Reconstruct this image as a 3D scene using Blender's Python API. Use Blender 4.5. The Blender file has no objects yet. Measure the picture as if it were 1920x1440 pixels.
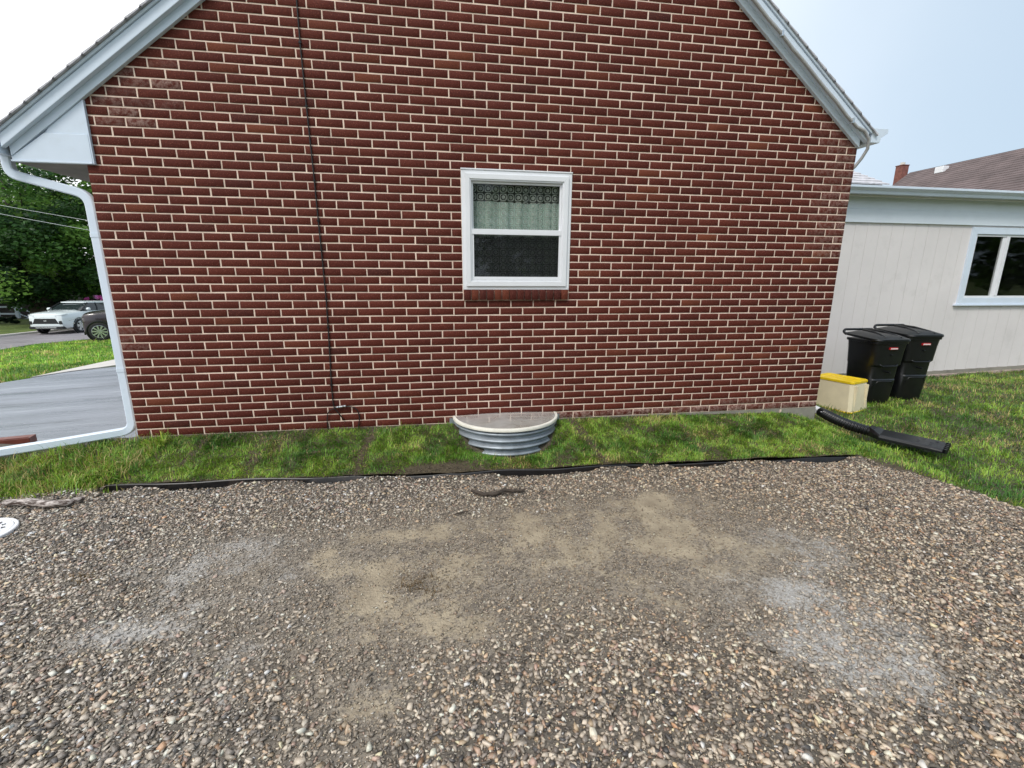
import bpy, bmesh, math, random
import numpy as np
from mathutils import Vector, Matrix

random.seed(7)
RNG = np.random.default_rng(11)
S = bpy.context.scene
C = S.collection
PI = math.pi

# ------------------------------------------------------------------ camera
cam_d = bpy.data.cameras.new("camera")
cam = bpy.data.objects.new("camera", cam_d)
C.objects.link(cam)
def _rot(rx, ry, rz):
    return Matrix.Rotation(rz, 3, 'Z') @ Matrix.Rotation(rx, 3, 'X') @ Matrix.Rotation(ry, 3, 'Y')
_R = _rot(-0.2303, -0.0051, -0.1614)
_m = Matrix.Identity(4)
_r, _f, _u = _R.col[0], _R.col[1], _R.col[2]
for i in range(3):
    _m[i][0] = _r[i]; _m[i][1] = _u[i]; _m[i][2] = -_f[i]
_m[0][3], _m[1][3], _m[2][3] = 2.4914, -4.1174, 1.332
cam.matrix_world = _m
cam_d.sensor_width = 36.0
cam_d.lens = 868.23 / 1920 * 36
cam_d.clip_start = 0.05
cam_d.clip_end = 2000
S.camera = cam

# ------------------------------------------------------------------ world, sun, exposure
SUN_EL, SUN_AZ = math.radians(52), math.radians(215)     # azimuth: compass direction the light comes from (x=east, y=north)
W = bpy.data.worlds.new("World"); S.world = W; W.use_nodes = True
nt = W.node_tree; nt.nodes.clear()
def wn(t, **kw):
    n = nt.nodes.new(t)
    for k, v in kw.items(): setattr(n, k, v)
    return n
w_out = wn("ShaderNodeOutputWorld"); w_bg = wn("ShaderNodeBackground"); w_sky = wn("ShaderNodeTexSky")
w_sky.sky_type = 'NISHITA'; w_sky.sun_disc = False; w_sky.sun_elevation = SUN_EL; w_sky.sun_rotation = SUN_AZ
w_sky.air_density = 1.0; w_sky.dust_density = 2.0
w_tc = wn("ShaderNodeTexCoord")
w_dot = wn("ShaderNodeVectorMath", operation='DOT_PRODUCT'); w_dot.inputs[1].default_value = (-0.86, 0.30, 0.10)
w_noi = wn("ShaderNodeTexNoise"); w_noi.inputs['Scale'].default_value = 1.8; w_noi.inputs['Detail'].default_value = 5
w_add = wn("ShaderNodeMath", operation='MULTIPLY_ADD'); w_add.inputs[1].default_value = 0.35
w_map = wn("ShaderNodeMapRange"); w_map.interpolation_type = 'SMOOTHSTEP'
w_map.inputs['From Min'].default_value = -0.42; w_map.inputs['From Max'].default_value = 0.75
w_ramp = wn("ShaderNodeMix", data_type='RGBA'); w_ramp.clamp_factor = True
w_ramp.inputs[6].default_value = (4.6, 5.7, 6.8, 1); w_ramp.inputs[7].default_value = (12.0, 12.2, 12.4, 1)
w_mix = wn("ShaderNodeMix", data_type='RGBA'); w_mix.inputs[0].default_value = 0.86
w_bg.inputs['Strength'].default_value = 0.1
L = nt.links.new
L(w_tc.outputs['Generated'], w_dot.inputs[0]); L(w_tc.outputs['Generated'], w_noi.inputs['Vector'])
L(w_noi.outputs['Fac'], w_add.inputs[0]); L(w_dot.outputs['Value'], w_add.inputs[2])
L(w_add.outputs[0], w_map.inputs['Value']); L(w_map.outputs[0], w_ramp.inputs[0])
L(w_sky.outputs[0], w_mix.inputs[6]); L(w_ramp.outputs[2], w_mix.inputs[7])
L(w_mix.outputs[2], w_bg.inputs['Color']); L(w_bg.outputs[0], w_out.inputs['Surface'])

sun_d = bpy.data.lights.new("sun", 'SUN'); sun = bpy.data.objects.new("sun", sun_d); C.objects.link(sun)
sun_d.energy = 1.5; sun_d.angle = math.radians(14); sun_d.color = (1.0, 0.96, 0.9)
_dir = Vector((math.sin(SUN_AZ) * math.cos(SUN_EL), math.cos(SUN_AZ) * math.cos(SUN_EL), math.sin(SUN_EL)))
sun.rotation_euler = _dir.to_track_quat('Z', 'Y').to_euler()
S.view_settings.view_transform = 'Standard'; S.view_settings.look = 'None'
S.view_settings.exposure = 0.45; S.view_settings.gamma = 1.0
S.cycles.max_bounces = 8; S.cycles.transparent_max_bounces = 16

# ------------------------------------------------------------------ materials
MATS = {}
class NB:
    """small node helper for one material"""
    def __init__(s, name):
        s.m = bpy.data.materials.new(name); s.m.use_nodes = True
        s.t = s.m.node_tree; s.t.nodes.clear()
        s.out = s.n("ShaderNodeOutputMaterial"); s.p = s.n("ShaderNodeBsdfPrincipled")
        s.l(s.p.outputs[0], s.out.inputs[0])
        s._tc = None
    def n(s, t, **kw):
        x = s.t.nodes.new(t)
        for k, v in kw.items(): setattr(x, k, v)
        return x
    def l(s, a, b): s.t.links.new(a, b)
    def tc(s):
        if s._tc is None: s._tc = s.n("ShaderNodeTexCoord")
        return s._tc.outputs['Object']
    def mapping(s, scale=(1, 1, 1), rot=(0, 0, 0)):
        m = s.n("ShaderNodeMapping"); m.inputs['Scale'].default_value = scale; m.inputs['Rotation'].default_value = rot
        s.l(s.tc(), m.inputs['Vector']); return m.outputs[0]
    def noise(s, scale, detail=4, rough=0.6, vec=None):
        x = s.n("ShaderNodeTexNoise"); x.inputs['Scale'].default_value = scale
        x.inputs['Detail'].default_value = detail; x.inputs['Roughness'].default_value = rough
        s.l(vec if vec is not None else s.tc(), x.inputs['Vector']); return x.outputs['Fac']
    def voro(s, scale, feature='F1', vec=None, out='Distance'):
        x = s.n("ShaderNodeTexVoronoi"); x.feature = feature; x.inputs['Scale'].default_value = scale
        s.l(vec if vec is not None else s.tc(), x.inputs['Vector']); return x.outputs[out]
    def rng(s, v, a, b, c=0.0, d=1.0):
        x = s.n("ShaderNodeMapRange"); x.inputs['From Min'].default_value = a; x.inputs['From Max'].default_value = b
        x.inputs['To Min'].default_value = c; x.inputs['To Max'].default_value = d
        s.l(v, x.inputs['Value']); return x.outputs[0]
    def math(s, op, a, b=None):
        x = s.n("ShaderNodeMath", operation=op)
        for i, v in enumerate((a, b)):
            if v is None: continue
            if isinstance(v, (int, float)): x.inputs[i].default_value = v
            else: s.l(v, x.inputs[i])
        return x.outputs[0]
    def mix(s, f, a, b, blend='MIX'):
        x = s.n("ShaderNodeMix", data_type='RGBA'); x.blend_type = blend
        for i, v in ((0, f), (6, a), (7, b)):
            if isinstance(v, (int, float)): x.inputs[i].default_value = v
            elif isinstance(v, tuple): x.inputs[i].default_value = (*v, 1) if len(v) == 3 else v
            else: s.l(v, x.inputs[i])
        return x.outputs[2]
    def attr(s, name='Col'):
        a = s.n("ShaderNodeAttribute"); a.attribute_name = name; return a.outputs['Color']
    def sep(s, c):
        x = s.n("ShaderNodeSeparateColor"); s.l(c, x.inputs[0]); return x.outputs
    def bump(s, h, strength=0.3, dist=0.01):
        b = s.n("ShaderNodeBump"); b.inputs['Strength'].default_value = strength; b.inputs['Distance'].default_value = dist
        s.l(h, b.inputs['Height']); s.l(b.outputs[0], s.p.inputs['Normal'])
    def col(s, v):
        if isinstance(v, tuple): s.p.inputs['Base Color'].default_value = (*v, 1)
        else: s.l(v, s.p.inputs['Base Color'])
    def set(s, **kw):
        for k, v in kw.items():
            k = k.replace('_', ' ')
            if isinstance(v, (int, float, tuple)): s.p.inputs[k].default_value = v
            else: s.l(v, s.p.inputs[k])
        return s

def simple(name, c, rough=0.5, var=0.15, scale=8.0, bump=0.0, bscale=60.0, metal=0.0, spec=0.5, dirt=None):
    b = NB(name)
    n = b.noise(scale, 5)
    lo = tuple(x * (1 - var) for x in c); hi = tuple(min(1, x * (1 + var)) for x in c)
    cc = b.mix(b.rng(n, 0.3, 0.7), lo, hi)
    if dirt:
        cc = b.mix(b.rng(b.noise(2.5, 6, 0.7), 0.55, 0.75, 0, dirt[1]), cc, dirt[0])
    b.col(cc); b.set(Roughness=rough, Metallic=metal)
    b.p.inputs['Specular IOR Level'].default_value = spec
    if bump: b.bump(b.noise(bscale, 4), bump, 0.005)
    MATS[name] = b.m
    return b.m

M_white = simple("white_trim", (0.68, 0.765, 0.875), 0.35, 0.04, 3, dirt=((0.5, 0.5, 0.46), 0.25))
M_whitew = simple("white_vinyl", (0.80, 0.81, 0.84), 0.3, 0.03, 3)
M_cream = simple("cream_metal", (0.62, 0.60, 0.54), 0.4, 0.06, 4)
M_soffit = simple("soffit_wood", (0.20, 0.18, 0.16), 0.7, 0.2, 6)
M_siding = simple("painted_siding", (0.745, 0.705, 0.70), 0.6, 0.05, 1.2, bump=0.15, bscale=25, dirt=((0.50, 0.47, 0.45), 0.35))
M_frieze = simple("frieze_paint", (0.74, 0.81, 0.89), 0.5, 0.05, 2, bump=0.1, bscale=18)
M_mortar = simple("mortar", (0.78, 0.61, 0.50), 0.9, 0.22, 7, bump=0.5, bscale=160, dirt=((0.50, 0.33, 0.28), 0.5))
M_concrete = simple("concrete", (0.25, 0.235, 0.20), 0.85, 0.25, 5, bump=0.4, bscale=70, dirt=((0.16, 0.15, 0.12), 0.7))
M_walk = simple("walk_concrete", (0.55, 0.52, 0.49), 0.75, 0.12, 1.5, bump=0.2, bscale=60)
M_black = simple("black_plastic", (0.006, 0.0065, 0.008), 0.34, 0.25, 6, bump=0.08, bscale=120)
M_blackm = simple("black_rubber", (0.010, 0.010, 0.011), 0.6, 0.2, 6)
M_edging = simple("edging_plastic", (0.012, 0.011, 0.012), 0.42, 0.5, 9, dirt=((0.10, 0.07, 0.05), 0.7))
M_galv = simple("galvanised_steel", (0.30, 0.335, 0.37), 0.45, 0.25, 9, metal=0.4, dirt=((0.25, 0.24, 0.24), 0.5))
M_rim = simple("cream_rim", (0.82, 0.79, 0.70), 0.35, 0.1, 10)
M_yellow = simple("yellow_plastic", (0.80, 0.56, 0.015), 0.4, 0.12, 12)
M_ivory = simple("ivory_plastic", (0.70, 0.62, 0.43), 0.5, 0.08, 6, dirt=((0.42, 0.33, 0.18), 0.45))
M_bark = simple("bark", (0.06, 0.045, 0.034), 0.85, 0.5, 14, bump=0.6, bscale=60)
M_greybark = simple("grey_wood", (0.36, 0.29, 0.25), 0.6, 0.5, 16, bump=0.6, bscale=70, dirt=((0.10, 0.06, 0.05), 0.9))
_b = NB("peeling_bark"); _n = _b.noise(1.0, 5, 0.65, _b.mapping((16, 60, 60)))
_b.col(_b.mix(_b.rng(_n, 0.44, 0.56), (0.07, 0.045, 0.035), _b.mix(_b.rng(_b.noise(60, 4), 0.3, 0.7), (0.40, 0.34, 0.31), (0.62, 0.56, 0.52)))); _b.set(Roughness=.55); _b.bump(_n, .7, .01)
M_log = _b.m
M_redblock = simple("red_brown_paint", (0.17, 0.045, 0.03), 0.45, 0.25, 12)
M_brick2 = simple("chimney_brick", (0.20, 0.075, 0.06), 0.85, 0.3, 9, bump=0.3)
M_brownroof = None
M_cargrey = simple("bare_metal", (0.62, 0.64, 0.66), 0.25, 0.05, 6, metal=0.8)
M_tyre = simple("tyre_rubber", (0.014, 0.014, 0.015), 0.7, 0.2, 20)
M_darkin = simple("dark_interior", (0.02, 0.02, 0.02), 0.9, 0.2, 4)
M_red = simple("red_label", (0.50, 0.02, 0.025), 0.4, 0.05, 8)
M_palelabel = simple("pale_label_print", (0.75, 0.6, 0.6), 0.4, 0.05, 8)
M_wire = simple("pale_wire", (0.55, 0.58, 0.6), 0.5, 0.05, 4)
M_conduit = simple("grey_cable", (0.40, 0.40, 0.40), 0.45, 0.12, 5)

def m_brick():
    b = NB("red_brick")
    a = b.sep(b.attr()); r, g, e = a[0], a[1], a[2]
    base = b.mix(r, (0.080, 0.0165, 0.0115), (0.116, 0.0255, 0.0165))
    base = b.mix(b.rng(g, 0.93, 1.0), base, (0.18, 0.052, 0.025))
    base = b.mix(b.rng(g, 0.05, 0.0, 0, .8), base, (0.045, 0.014, 0.013))
    # rug-faced texture: slanted scratches and pits
    v = b.mapping((150, 40, 60), (0, math.radians(24), 0))
    n1 = b.noise(1.0, 3, 0.6, v)
    n2 = b.noise(95, 4, 0.75)
    tex = b.math('MULTIPLY', b.rng(n1, 0.35, 0.65), b.rng(n2, 0.38, 0.62))
    base = b.mix(tex, base, b.mix(0.7, base, (0.21, 0.062, 0.041)))
    big = b.noise(1.3, 4)
    base = b.mix(b.rng(big, 0.35, 0.7, 0, 0.35), base, (0.060, 0.014, 0.012))
    spots = b.math('MULTIPLY', b.rng(b.noise(26, 6, 0.75), 0.44, 0.6), e)
    base = b.mix(spots, base, (0.50, 0.36, 0.31))
    base = b.mix(b.rng(b.noise(120, 3, .8), 0.52, 0.36, 0, 0.5), base, (0.030, 0.008, 0.007))
    spk = b.voro(85)
    base = b.mix(b.rng(spk, 0.20, 0.08, 0, 0.6), base, (0.42, 0.17, 0.13))
    b.col(base); b.set(Roughness=b.rng(n2, 0.3, 0.7, 0.5, 0.85)); b.p.inputs['Specular IOR Level'].default_value = .12
    b.bump(b.math('ADD', n1, n2), 0.55, 0.004)
    return b.m
M_brick = m_brick()

def m_ground():
    b = NB("gravel_ground")
    a = b.sep(b.attr())
    fine = b.voro(75, out='Color'); fs = b.sep(fine)
    fines = b.mix(fs[0], (0.045, 0.036, 0.027), (0.36, 0.305, 0.235))
    fines = b.mix(b.rng(b.noise(420, 2), 0.35, 0.65, 0, 0.6), fines, (0.24, 0.21, 0.18))
    fines = b.mix(b.rng(a[1], 0.05, 0.33), fines, b.mix(0.6, fines, (0.045, 0.038, 0.030)))  # gaps among coarse stones: their shade put into the ground colour
    mud = b.mix(b.rng(b.noise(9, 6), 0.3, 0.7), (0.27, 0.22, 0.155), (0.43, 0.36, 0.255))
    mud = b.mix(b.rng(b.noise(150, 3), 0.55, 0.75, 0, 0.6), mud, (0.17, 0.14, 0.10))
    soil = b.mix(b.rng(b.noise(40, 5), 0.3, 0.7), (0.036, 0.028, 0.016), (0.10, 0.078, 0.045))
    grey = b.mix(b.rng(b.noise(70, 5), 0.3, 0.7), (0.27, 0.255, 0.235), (0.52, 0.50, 0.47))  # pale patches: fine dust, plus wet sheen put into the colour
    brk = b.math('ADD', b.rng(b.noise(11, 6, 0.7), 0.3, 0.7, -0.3, 0.3), b.rng(b.noise(55, 4, 0.7), 0.3, 0.7, -0.3, 0.3))
    c = b.mix(b.rng(b.math('ADD', a[0], brk), 0.35, 0.75), fines, mud)
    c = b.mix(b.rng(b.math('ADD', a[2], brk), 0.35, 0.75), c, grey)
    c = b.mix(b.rng(a[1], 0.4, 0.6), c, soil)
    b.col(c); b.set(Roughness=b.rng(b.math('ADD', a[2], brk), 0.3, 0.8, 0.6, 0.28))
    b.bump(b.math('ADD', b.voro(75), b.noise(160, 3)), 0.7, 0.006)
    return b.m
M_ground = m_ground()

def m_vcol(name, rough=0.5, trans=0.0, bump=0.0, spec=0.5, bscale=200):
    b = NB(name)
    c = b.attr(); b.col(c); b.set(Roughness=rough)
    b.p.inputs['Specular IOR Level'].default_value = spec
    if bump: b.bump(b.noise(bscale, 3), bump, 0.003)
    if trans:
        t = b.n("ShaderNodeBsdfTranslucent"); b.l(c, t.inputs[0])
        mx = b.n("ShaderNodeMixShader"); mx.inputs[0].default_value = trans
        b.l(b.p.outputs[0], mx.inputs[1]); b.l(t.outputs[0], mx.inputs[2]); b.l(mx.outputs[0], b.out.inputs[0])
    return b.m
M_stone = m_vcol("wet_stone", 0.36, bump=0.5, spec=.6)
M_grass = m_vcol("grass_blade", 0.42, trans=0.35, spec=0.4)
M_leaf = m_vcol("leaf", 0.45, trans=0.45, spec=0.4)

def m_asphalt(name, c0, c1, rough0, rough1):
    b = NB(name)
    n = b.noise(190, 3); big = b.noise(0.8, 5, 0.6, b.mapping((0.35, 1.6, 1)))
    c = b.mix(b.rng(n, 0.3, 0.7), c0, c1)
    st = b.noise(1.0, 6, 0.65, b.mapping((0.5, 3.2, 1)))  # bright and dark streaks: reflections on wet asphalt put into the colour
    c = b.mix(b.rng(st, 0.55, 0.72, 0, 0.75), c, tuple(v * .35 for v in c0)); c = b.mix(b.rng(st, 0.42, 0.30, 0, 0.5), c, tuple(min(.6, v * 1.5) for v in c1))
    b.col(c); b.set(Roughness=b.rng(big, 0.35, 0.65, rough0, rough1))
    b.bump(n, 0.25, 0.004)
    return b.m
M_asphalt = m_asphalt("wet_asphalt", (0.20, 0.22, 0.26), (0.34, 0.37, 0.425), 0.22, 0.45)  # paler than bare asphalt: the wet sky sheen is in the colour
M_street = m_asphalt("street_asphalt", (0.20, 0.185, 0.195), (0.32, 0.295, 0.31), 0.3, 0.6)

def m_lawn():
    b = NB("lawn_turf")
    c = b.mix(b.rng(b.noise(0.9, 5), 0.35, 0.65), (0.055, 0.105, 0.016), (0.125, 0.185, 0.03))
    c = b.mix(b.rng(b.noise(14, 4), 0.4, 0.7, 0, 0.6), c, (0.16, 0.15, 0.05))
    b.col(c); b.set(Roughness=0.9); b.bump(b.noise(60, 3), 0.8, 0.02)
    return b.m
M_lawn = m_lawn()

def m_shingle(name, c0, c1):
    b = NB(name)
    br = b.n("ShaderNodeTexBrick"); br.inputs['Scale'].default_value = 1.0
    br.inputs['Brick Width'].default_value = 0.3; br.inputs['Row Height'].default_value = 0.14; br.inputs['Mortar Size'].default_value = 0.004
    br.inputs['Color1'].default_value = (*c0, 1); br.inputs['Color2'].default_value = (*c1, 1); br.inputs['Mortar'].default_value = (*[x * 0.4 for x in c0], 1)
    uv = b.n("ShaderNodeAttribute"); uv.attribute_name = "UVMap"; b.l(uv.outputs['Vector'], br.inputs['Vector'])
    c = b.mix(b.rng(b.noise(1.2, 5), 0.3, 0.7, 0, 0.4), br.outputs['Color'], tuple(x * 0.7 for x in c0))
    c = b.mix(b.rng(b.noise(170, 2), 0.4, 0.7, 0, 0.4), c, c1)
    b.col(c); b.set(Roughness=0.85); b.bump(b.noise(250, 2), 0.3, 0.003)
    return b.m
M_shg = m_shingle("grey_shingle", (0.30, 0.30, 0.31), (0.44, 0.43, 0.43))
M_brownroof = m_shingle("brown_shingle", (0.115, 0.075, 0.072), (0.17, 0.115, 0.11))

def m_glass(name, tint=(0.02, 0.025, 0.025), alpha=0.25, rough=0.03):
    b = NB(name); b.col(tint); b.set(Roughness=rough, Alpha=alpha)
    fr = b.n("ShaderNodeFresnel"); fr.inputs[0].default_value = 1.5
    g = b.n("ShaderNodeBsdfGlossy"); g.inputs['Roughness'].default_value = rough
    t = b.n("ShaderNodeBsdfTransparent"); t.inputs[0].default_value = (1 - alpha, 1 - alpha * .95, 1 - alpha, 1)
    gm = b.n("ShaderNodeNewGeometry"); ff = b.math('MULTIPLY', fr.outputs[0], b.math('SUBTRACT', 1.0, gm.outputs['Backfacing']))
    mx = b.n("ShaderNodeMixShader"); b.l(ff, mx.inputs[0]); b.l(t.outputs[0], mx.inputs[1]); b.l(g.outputs[0], mx.inputs[2])
    b.l(mx.outputs[0], b.out.inputs[0]); b.t.nodes.remove(b.p)
    return b.m
M_pane = m_glass("window_glass", alpha=0.12)
M_carglass = NB("car_glass"); M_carglass.col((0.02, 0.028, 0.03)); M_carglass.set(Roughness=0.05); M_carglass = M_carglass.m

def m_alpha(name, c, fac_fn, rough=0.8):
    b = NB(name); b.set(Roughness=rough)
    f = fac_fn(b); b.col(c if isinstance(c, tuple) else c(b)); b.l(f, b.p.inputs['Alpha'])
    return b.m
def lace_fac(b):
    v = b.n("ShaderNodeSeparateXYZ"); b.l(b.tc(), v.inputs[0])
    k = 2 * PI / 0.13
    sx = b.math('SINE', b.math('MULTIPLY', v.outputs[0], k)); sz = b.math('SINE', b.math('MULTIPLY', v.outputs[2], k))
    p = b.math('MULTIPLY', sx, sz)
    ring = b.math('ABSOLUTE', b.math('SINE', b.math('MULTIPLY', p, 5.2)))
    s2 = b.math('SINE', b.math('MULTIPLY', b.math('ADD', v.outputs[0], v.outputs[2]), k * 2))
    mesh = b.rng(b.noise(240, 2), 0.35, 0.65)
    f = b.math('ADD', b.math('MULTIPLY', b.rng(ring, 0.55, 0.85), 0.62), b.math('MULTIPLY', mesh, 0.10))
    f = b.math('ADD', f, b.math('MULTIPLY', b.rng(s2, 0.4, 1.0), 0.14))
    return f
M_lace = m_alpha("lace_curtain", (0.46, 0.50, 0.45), lace_fac)
M_valance = NB("mint_lace_shade"); M_valance.set(Roughness=.8)
M_valance.col(M_valance.mix(lace_fac(M_valance), (0.42, 0.56, 0.49), (0.76, 0.93, 0.84))); M_valance = M_valance.m  # darker ring outlines: shadow of the lace put into the mint colour
M_screen = m_alpha("insect_screen", (0.02, 0.022, 0.026), lambda b: b.rng(b.noise(500, 1), 0.3, 0.7, 0.42, 0.52))
M_cover = NB("clear_cover"); 
def _cov(b):
    n = b.rng(b.noise(7, 3, 0.5), 0.4, 0.75)
    b.col(b.mix(n, (0.90, 0.88, 0.84), (0.66, 0.61, 0.54))); b.set(Roughness=0.06, Alpha=0.46); b.p.inputs['IOR'].default_value = 1.9
    b.p.inputs['Coat Weight'].default_value = 0.6; b.p.inputs['Coat Roughness'].default_value = 0.05
_cov(M_cover); M_cover = M_cover.m
def paint(name, c, rough=0.25):
    b = NB(name); b.col(c); b.set(Roughness=rough); b.p.inputs['Coat Weight'].default_value = 0.8
    b.p.inputs['Coat Roughness'].default_value = 0.06
    return b.m
M_carwhite = paint("white_paint", (0.72, 0.78, 0.78)); M_cardark = paint("maroon_paint", (0.028, 0.017, 0.021))
M_lamp = paint("lamp_lens", (0.55, 0.58, 0.60), 0.1)

# ------------------------------------------------------------------ mesh helpers
def link(o, parent=None):
    C.objects.link(o)
    if parent is not None: o.parent = parent
    return o
def tag(o, label=None, cat=None, group=None, kind=None):
    if label: o['label'] = label
    if cat: o['category'] = cat
    if group: o['group'] = group
    if kind: o['kind'] = kind
    return o
def thing(name, label, cat, loc=(0, 0, 0), rz=0, group=None):
    o = bpy.data.objects.new(name, None); o.empty_display_size = 0.1; link(o)
    o.location = loc; o.rotation_euler = (0, 0, rz)
    return tag(o, label, cat, group)

class MB:
    def __init__(s): s.v = []; s.f = []; s.mi = []; s.uv = None
    def add(s, vs, fs, mi=0):
        o = len(s.v); s.v += [tuple(v) for v in vs]; s.f += [tuple(i + o for i in f) for f in fs]; s.mi += [mi] * len(fs); return s
    def box(s, x0, y0, z0, x1, y1, z1, mi=0):
        v = [(x0, y0, z0), (x1, y0, z0), (x1, y1, z0), (x0, y1, z0), (x0, y0, z1), (x1, y0, z1), (x1, y1, z1), (x0, y1, z1)]
        return s.add(v, [(0, 3, 2, 1), (4, 5, 6, 7), (0, 1, 5, 4), (1, 2, 6, 5), (2, 3, 7, 6), (3, 0, 4, 7)], mi)
    def prism(s, poly, d0, d1, axis='y', mi=0):
        """polygon (a,b) extruded: axis y -> (a,y,b); axis z -> (a,b,z); axis x -> (x,a,b)"""
        n = len(poly)
        def P(p, d): return {'y': (p[0], d, p[1]), 'z': (p[0], p[1], d), 'x': (d, p[0], p[1])}[axis]
        vs = [P(p, d0) for p in poly] + [P(p, d1) for p in poly]
        fs = [tuple(range(n)), tuple(range(2 * n - 1, n - 1, -1))] + [(i, i + n, (i + 1) % n + n, (i + 1) % n) for i in range(n)]
        return s.add(vs, fs, mi)
    def tube(s, pts, r, seg=10, cap=True, mi=0, flat=1.0):
        pts = [Vector(p) for p in pts]; n = len(pts); rr = r if hasattr(r, '__len__') else [r] * n
        vs = []; up = Vector((0, 0, 1)); prev = None
        for i, p in enumerate(pts):
            t = (pts[min(i + 1, n - 1)] - pts[max(i - 1, 0)]).normalized()
            if prev is None:
                a = t.orthogonal().normalized() if abs(t.dot(up)) > 0.95 else up.cross(t).normalized()
            else:
                a = (prev - t * prev.dot(t)).normalized()
            prev = a; b = t.cross(a)
            for k in range(seg):
                w = 2 * PI * k / seg
                vs.append(p + a * (math.cos(w) * rr[i]) + b * (math.sin(w) * rr[i] * flat))
        fs = []
        for i in range(n - 1):
            for k in range(seg):
                k2 = (k + 1) % seg
                fs.append((i * seg + k, i * seg + k2, (i + 1) * seg + k2, (i + 1) * seg + k))
        if cap: fs += [tuple(range(seg - 1, -1, -1)), tuple(range((n - 1) * seg, n * seg))]
        return s.add(vs, fs, mi)
    def rtube(s, pts, hw, hh, side, mi=0):
        """rectangular duct swept along pts; side = fixed lateral direction"""
        pts = [Vector(p) for p in pts]; n = len(pts); sd = Vector(side).normalized(); vs = []
        c = 0.25
        for i, p in enumerate(pts):
            t = (pts[min(i + 1, n - 1)] - pts[max(i - 1, 0)]).normalized()
            b = t.cross(sd).normalized(); a = b.cross(t).normalized()
            for (u, w) in ((-1, -1 + c), (-1 + c, -1), (1 - c, -1), (1, -1 + c), (1, 1 - c), (1 - c, 1), (-1 + c, 1), (-1, 1 - c)):
                vs.append(p + a * hw * u + b * hh * w)
        fs = []
        for i in range(n - 1):
            for k in range(8):
                k2 = (k + 1) % 8; fs.append((i * 8 + k, i * 8 + k2, (i + 1) * 8 + k2, (i + 1) * 8 + k))
        fs += [tuple(range(7, -1, -1)), tuple(range((n - 1) * 8, n * 8))]
        return s.add(vs, fs, mi)
    def loft(s, rings, closed=True, cap=True, mi=0):
        m = len(rings[0]); vs = [p for r in rings for p in r]; fs = []
        for i in range(len(rings) - 1):
            for k in range(m if closed else m - 1):
                k2 = (k + 1) % m; fs.append((i * m + k, i * m + k2, (i + 1) * m + k2, (i + 1) * m + k))
        if cap: fs += [tuple(range(m - 1, -1, -1)), tuple(range((len(rings) - 1) * m, len(rings) * m))]
        return s.add(vs, fs, mi)
    def build(s, name, mat, parent=None, smooth=False, bevel=0.0, seg=2, angle=35):
        me = bpy.data.meshes.new(name); me.from_pydata([tuple(v) for v in s.v], [], s.f)
        mats = mat if isinstance(mat, (list, tuple)) else [mat]
        for m in mats: me.materials.append(m)
        if len(mats) > 1: me.polygons.foreach_set('material_index', s.mi)
        bm = bmesh.new(); bm.from_mesh(me); bmesh.ops.recalc_face_normals(bm, faces=bm.faces); bm.to_mesh(me); bm.free()
        o = bpy.data.objects.new(name, me); link(o, parent)
        if bevel:
            md = o.modifiers.new("bevel", 'BEVEL'); md.width = bevel; md.segments = seg; md.limit_method = 'ANGLE'; md.angle_limit = math.radians(40)
        if smooth:
            me.polygons.foreach_set('use_smooth', [True] * len(me.polygons))
            if smooth == 'auto': me.set_sharp_from_angle(angle=math.radians(angle))
        return o

def build_split(mb, name, mat, parent=None, inv=None, **kw):
    """every connected piece becomes a part of its own"""
    par = list(range(len(mb.v)))
    def fd(i):
        while par[i] != i: par[i] = par[par[i]]; i = par[i]
        return i
    for f in mb.f:
        for a in f[1:]: par[fd(a)] = fd(f[0])
    g = {}
    for f in mb.f: g.setdefault(fd(f[0]), []).append(f)
    out = []
    for fs in g.values():
        ids = sorted({i for f in fs for i in f}); mp = {i: k for k, i in enumerate(ids)}
        m = MB(); m.add([mb.v[i] for i in ids], [tuple(mp[i] for i in f) for f in fs])
        o = m.build(name, mat, parent, **kw)
        if inv is not None: o.matrix_parent_inverse = inv
        out.append(o)
    return out

def np_mesh(name, V, quads, tris, mat, col=None, parent=None, smooth=False):
    me = bpy.data.meshes.new(name)
    V = np.asarray(V, np.float32).reshape(-1, 3)
    nq = 0 if quads is None else len(quads); ntr = 0 if tris is None else len(tris)
    me.vertices.add(len(V)); me.vertices.foreach_set('co', V.ravel())
    loops = []; starts = []; base = 0
    if nq: loops.append(np.asarray(quads, np.int32).ravel()); starts.append(np.arange(nq, dtype=np.int32) * 4); base = nq * 4
    if ntr: loops.append(np.asarray(tris, np.int32).ravel()); starts.append(base + np.arange(ntr, dtype=np.int32) * 3)
    loops = np.concatenate(loops); starts = np.concatenate(starts)
    me.loops.add(len(loops)); me.loops.foreach_set('vertex_index', loops)
    me.polygons.add(nq + ntr); me.polygons.foreach_set('loop_start', starts)
    me.update(calc_edges=True)
    if smooth: me.polygons.foreach_set('use_smooth', np.ones(nq + ntr, bool))
    if col is not None:
        a = me.color_attributes.new('Col', 'FLOAT_COLOR', 'POINT')
        cc = np.ones((len(V), 4), np.float32); cc[:, :3] = col; a.data.foreach_set('color', cc.ravel())
    me.materials.append(mat)
    o = bpy.data.objects.new(name, me); link(o, parent)
    return o

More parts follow.
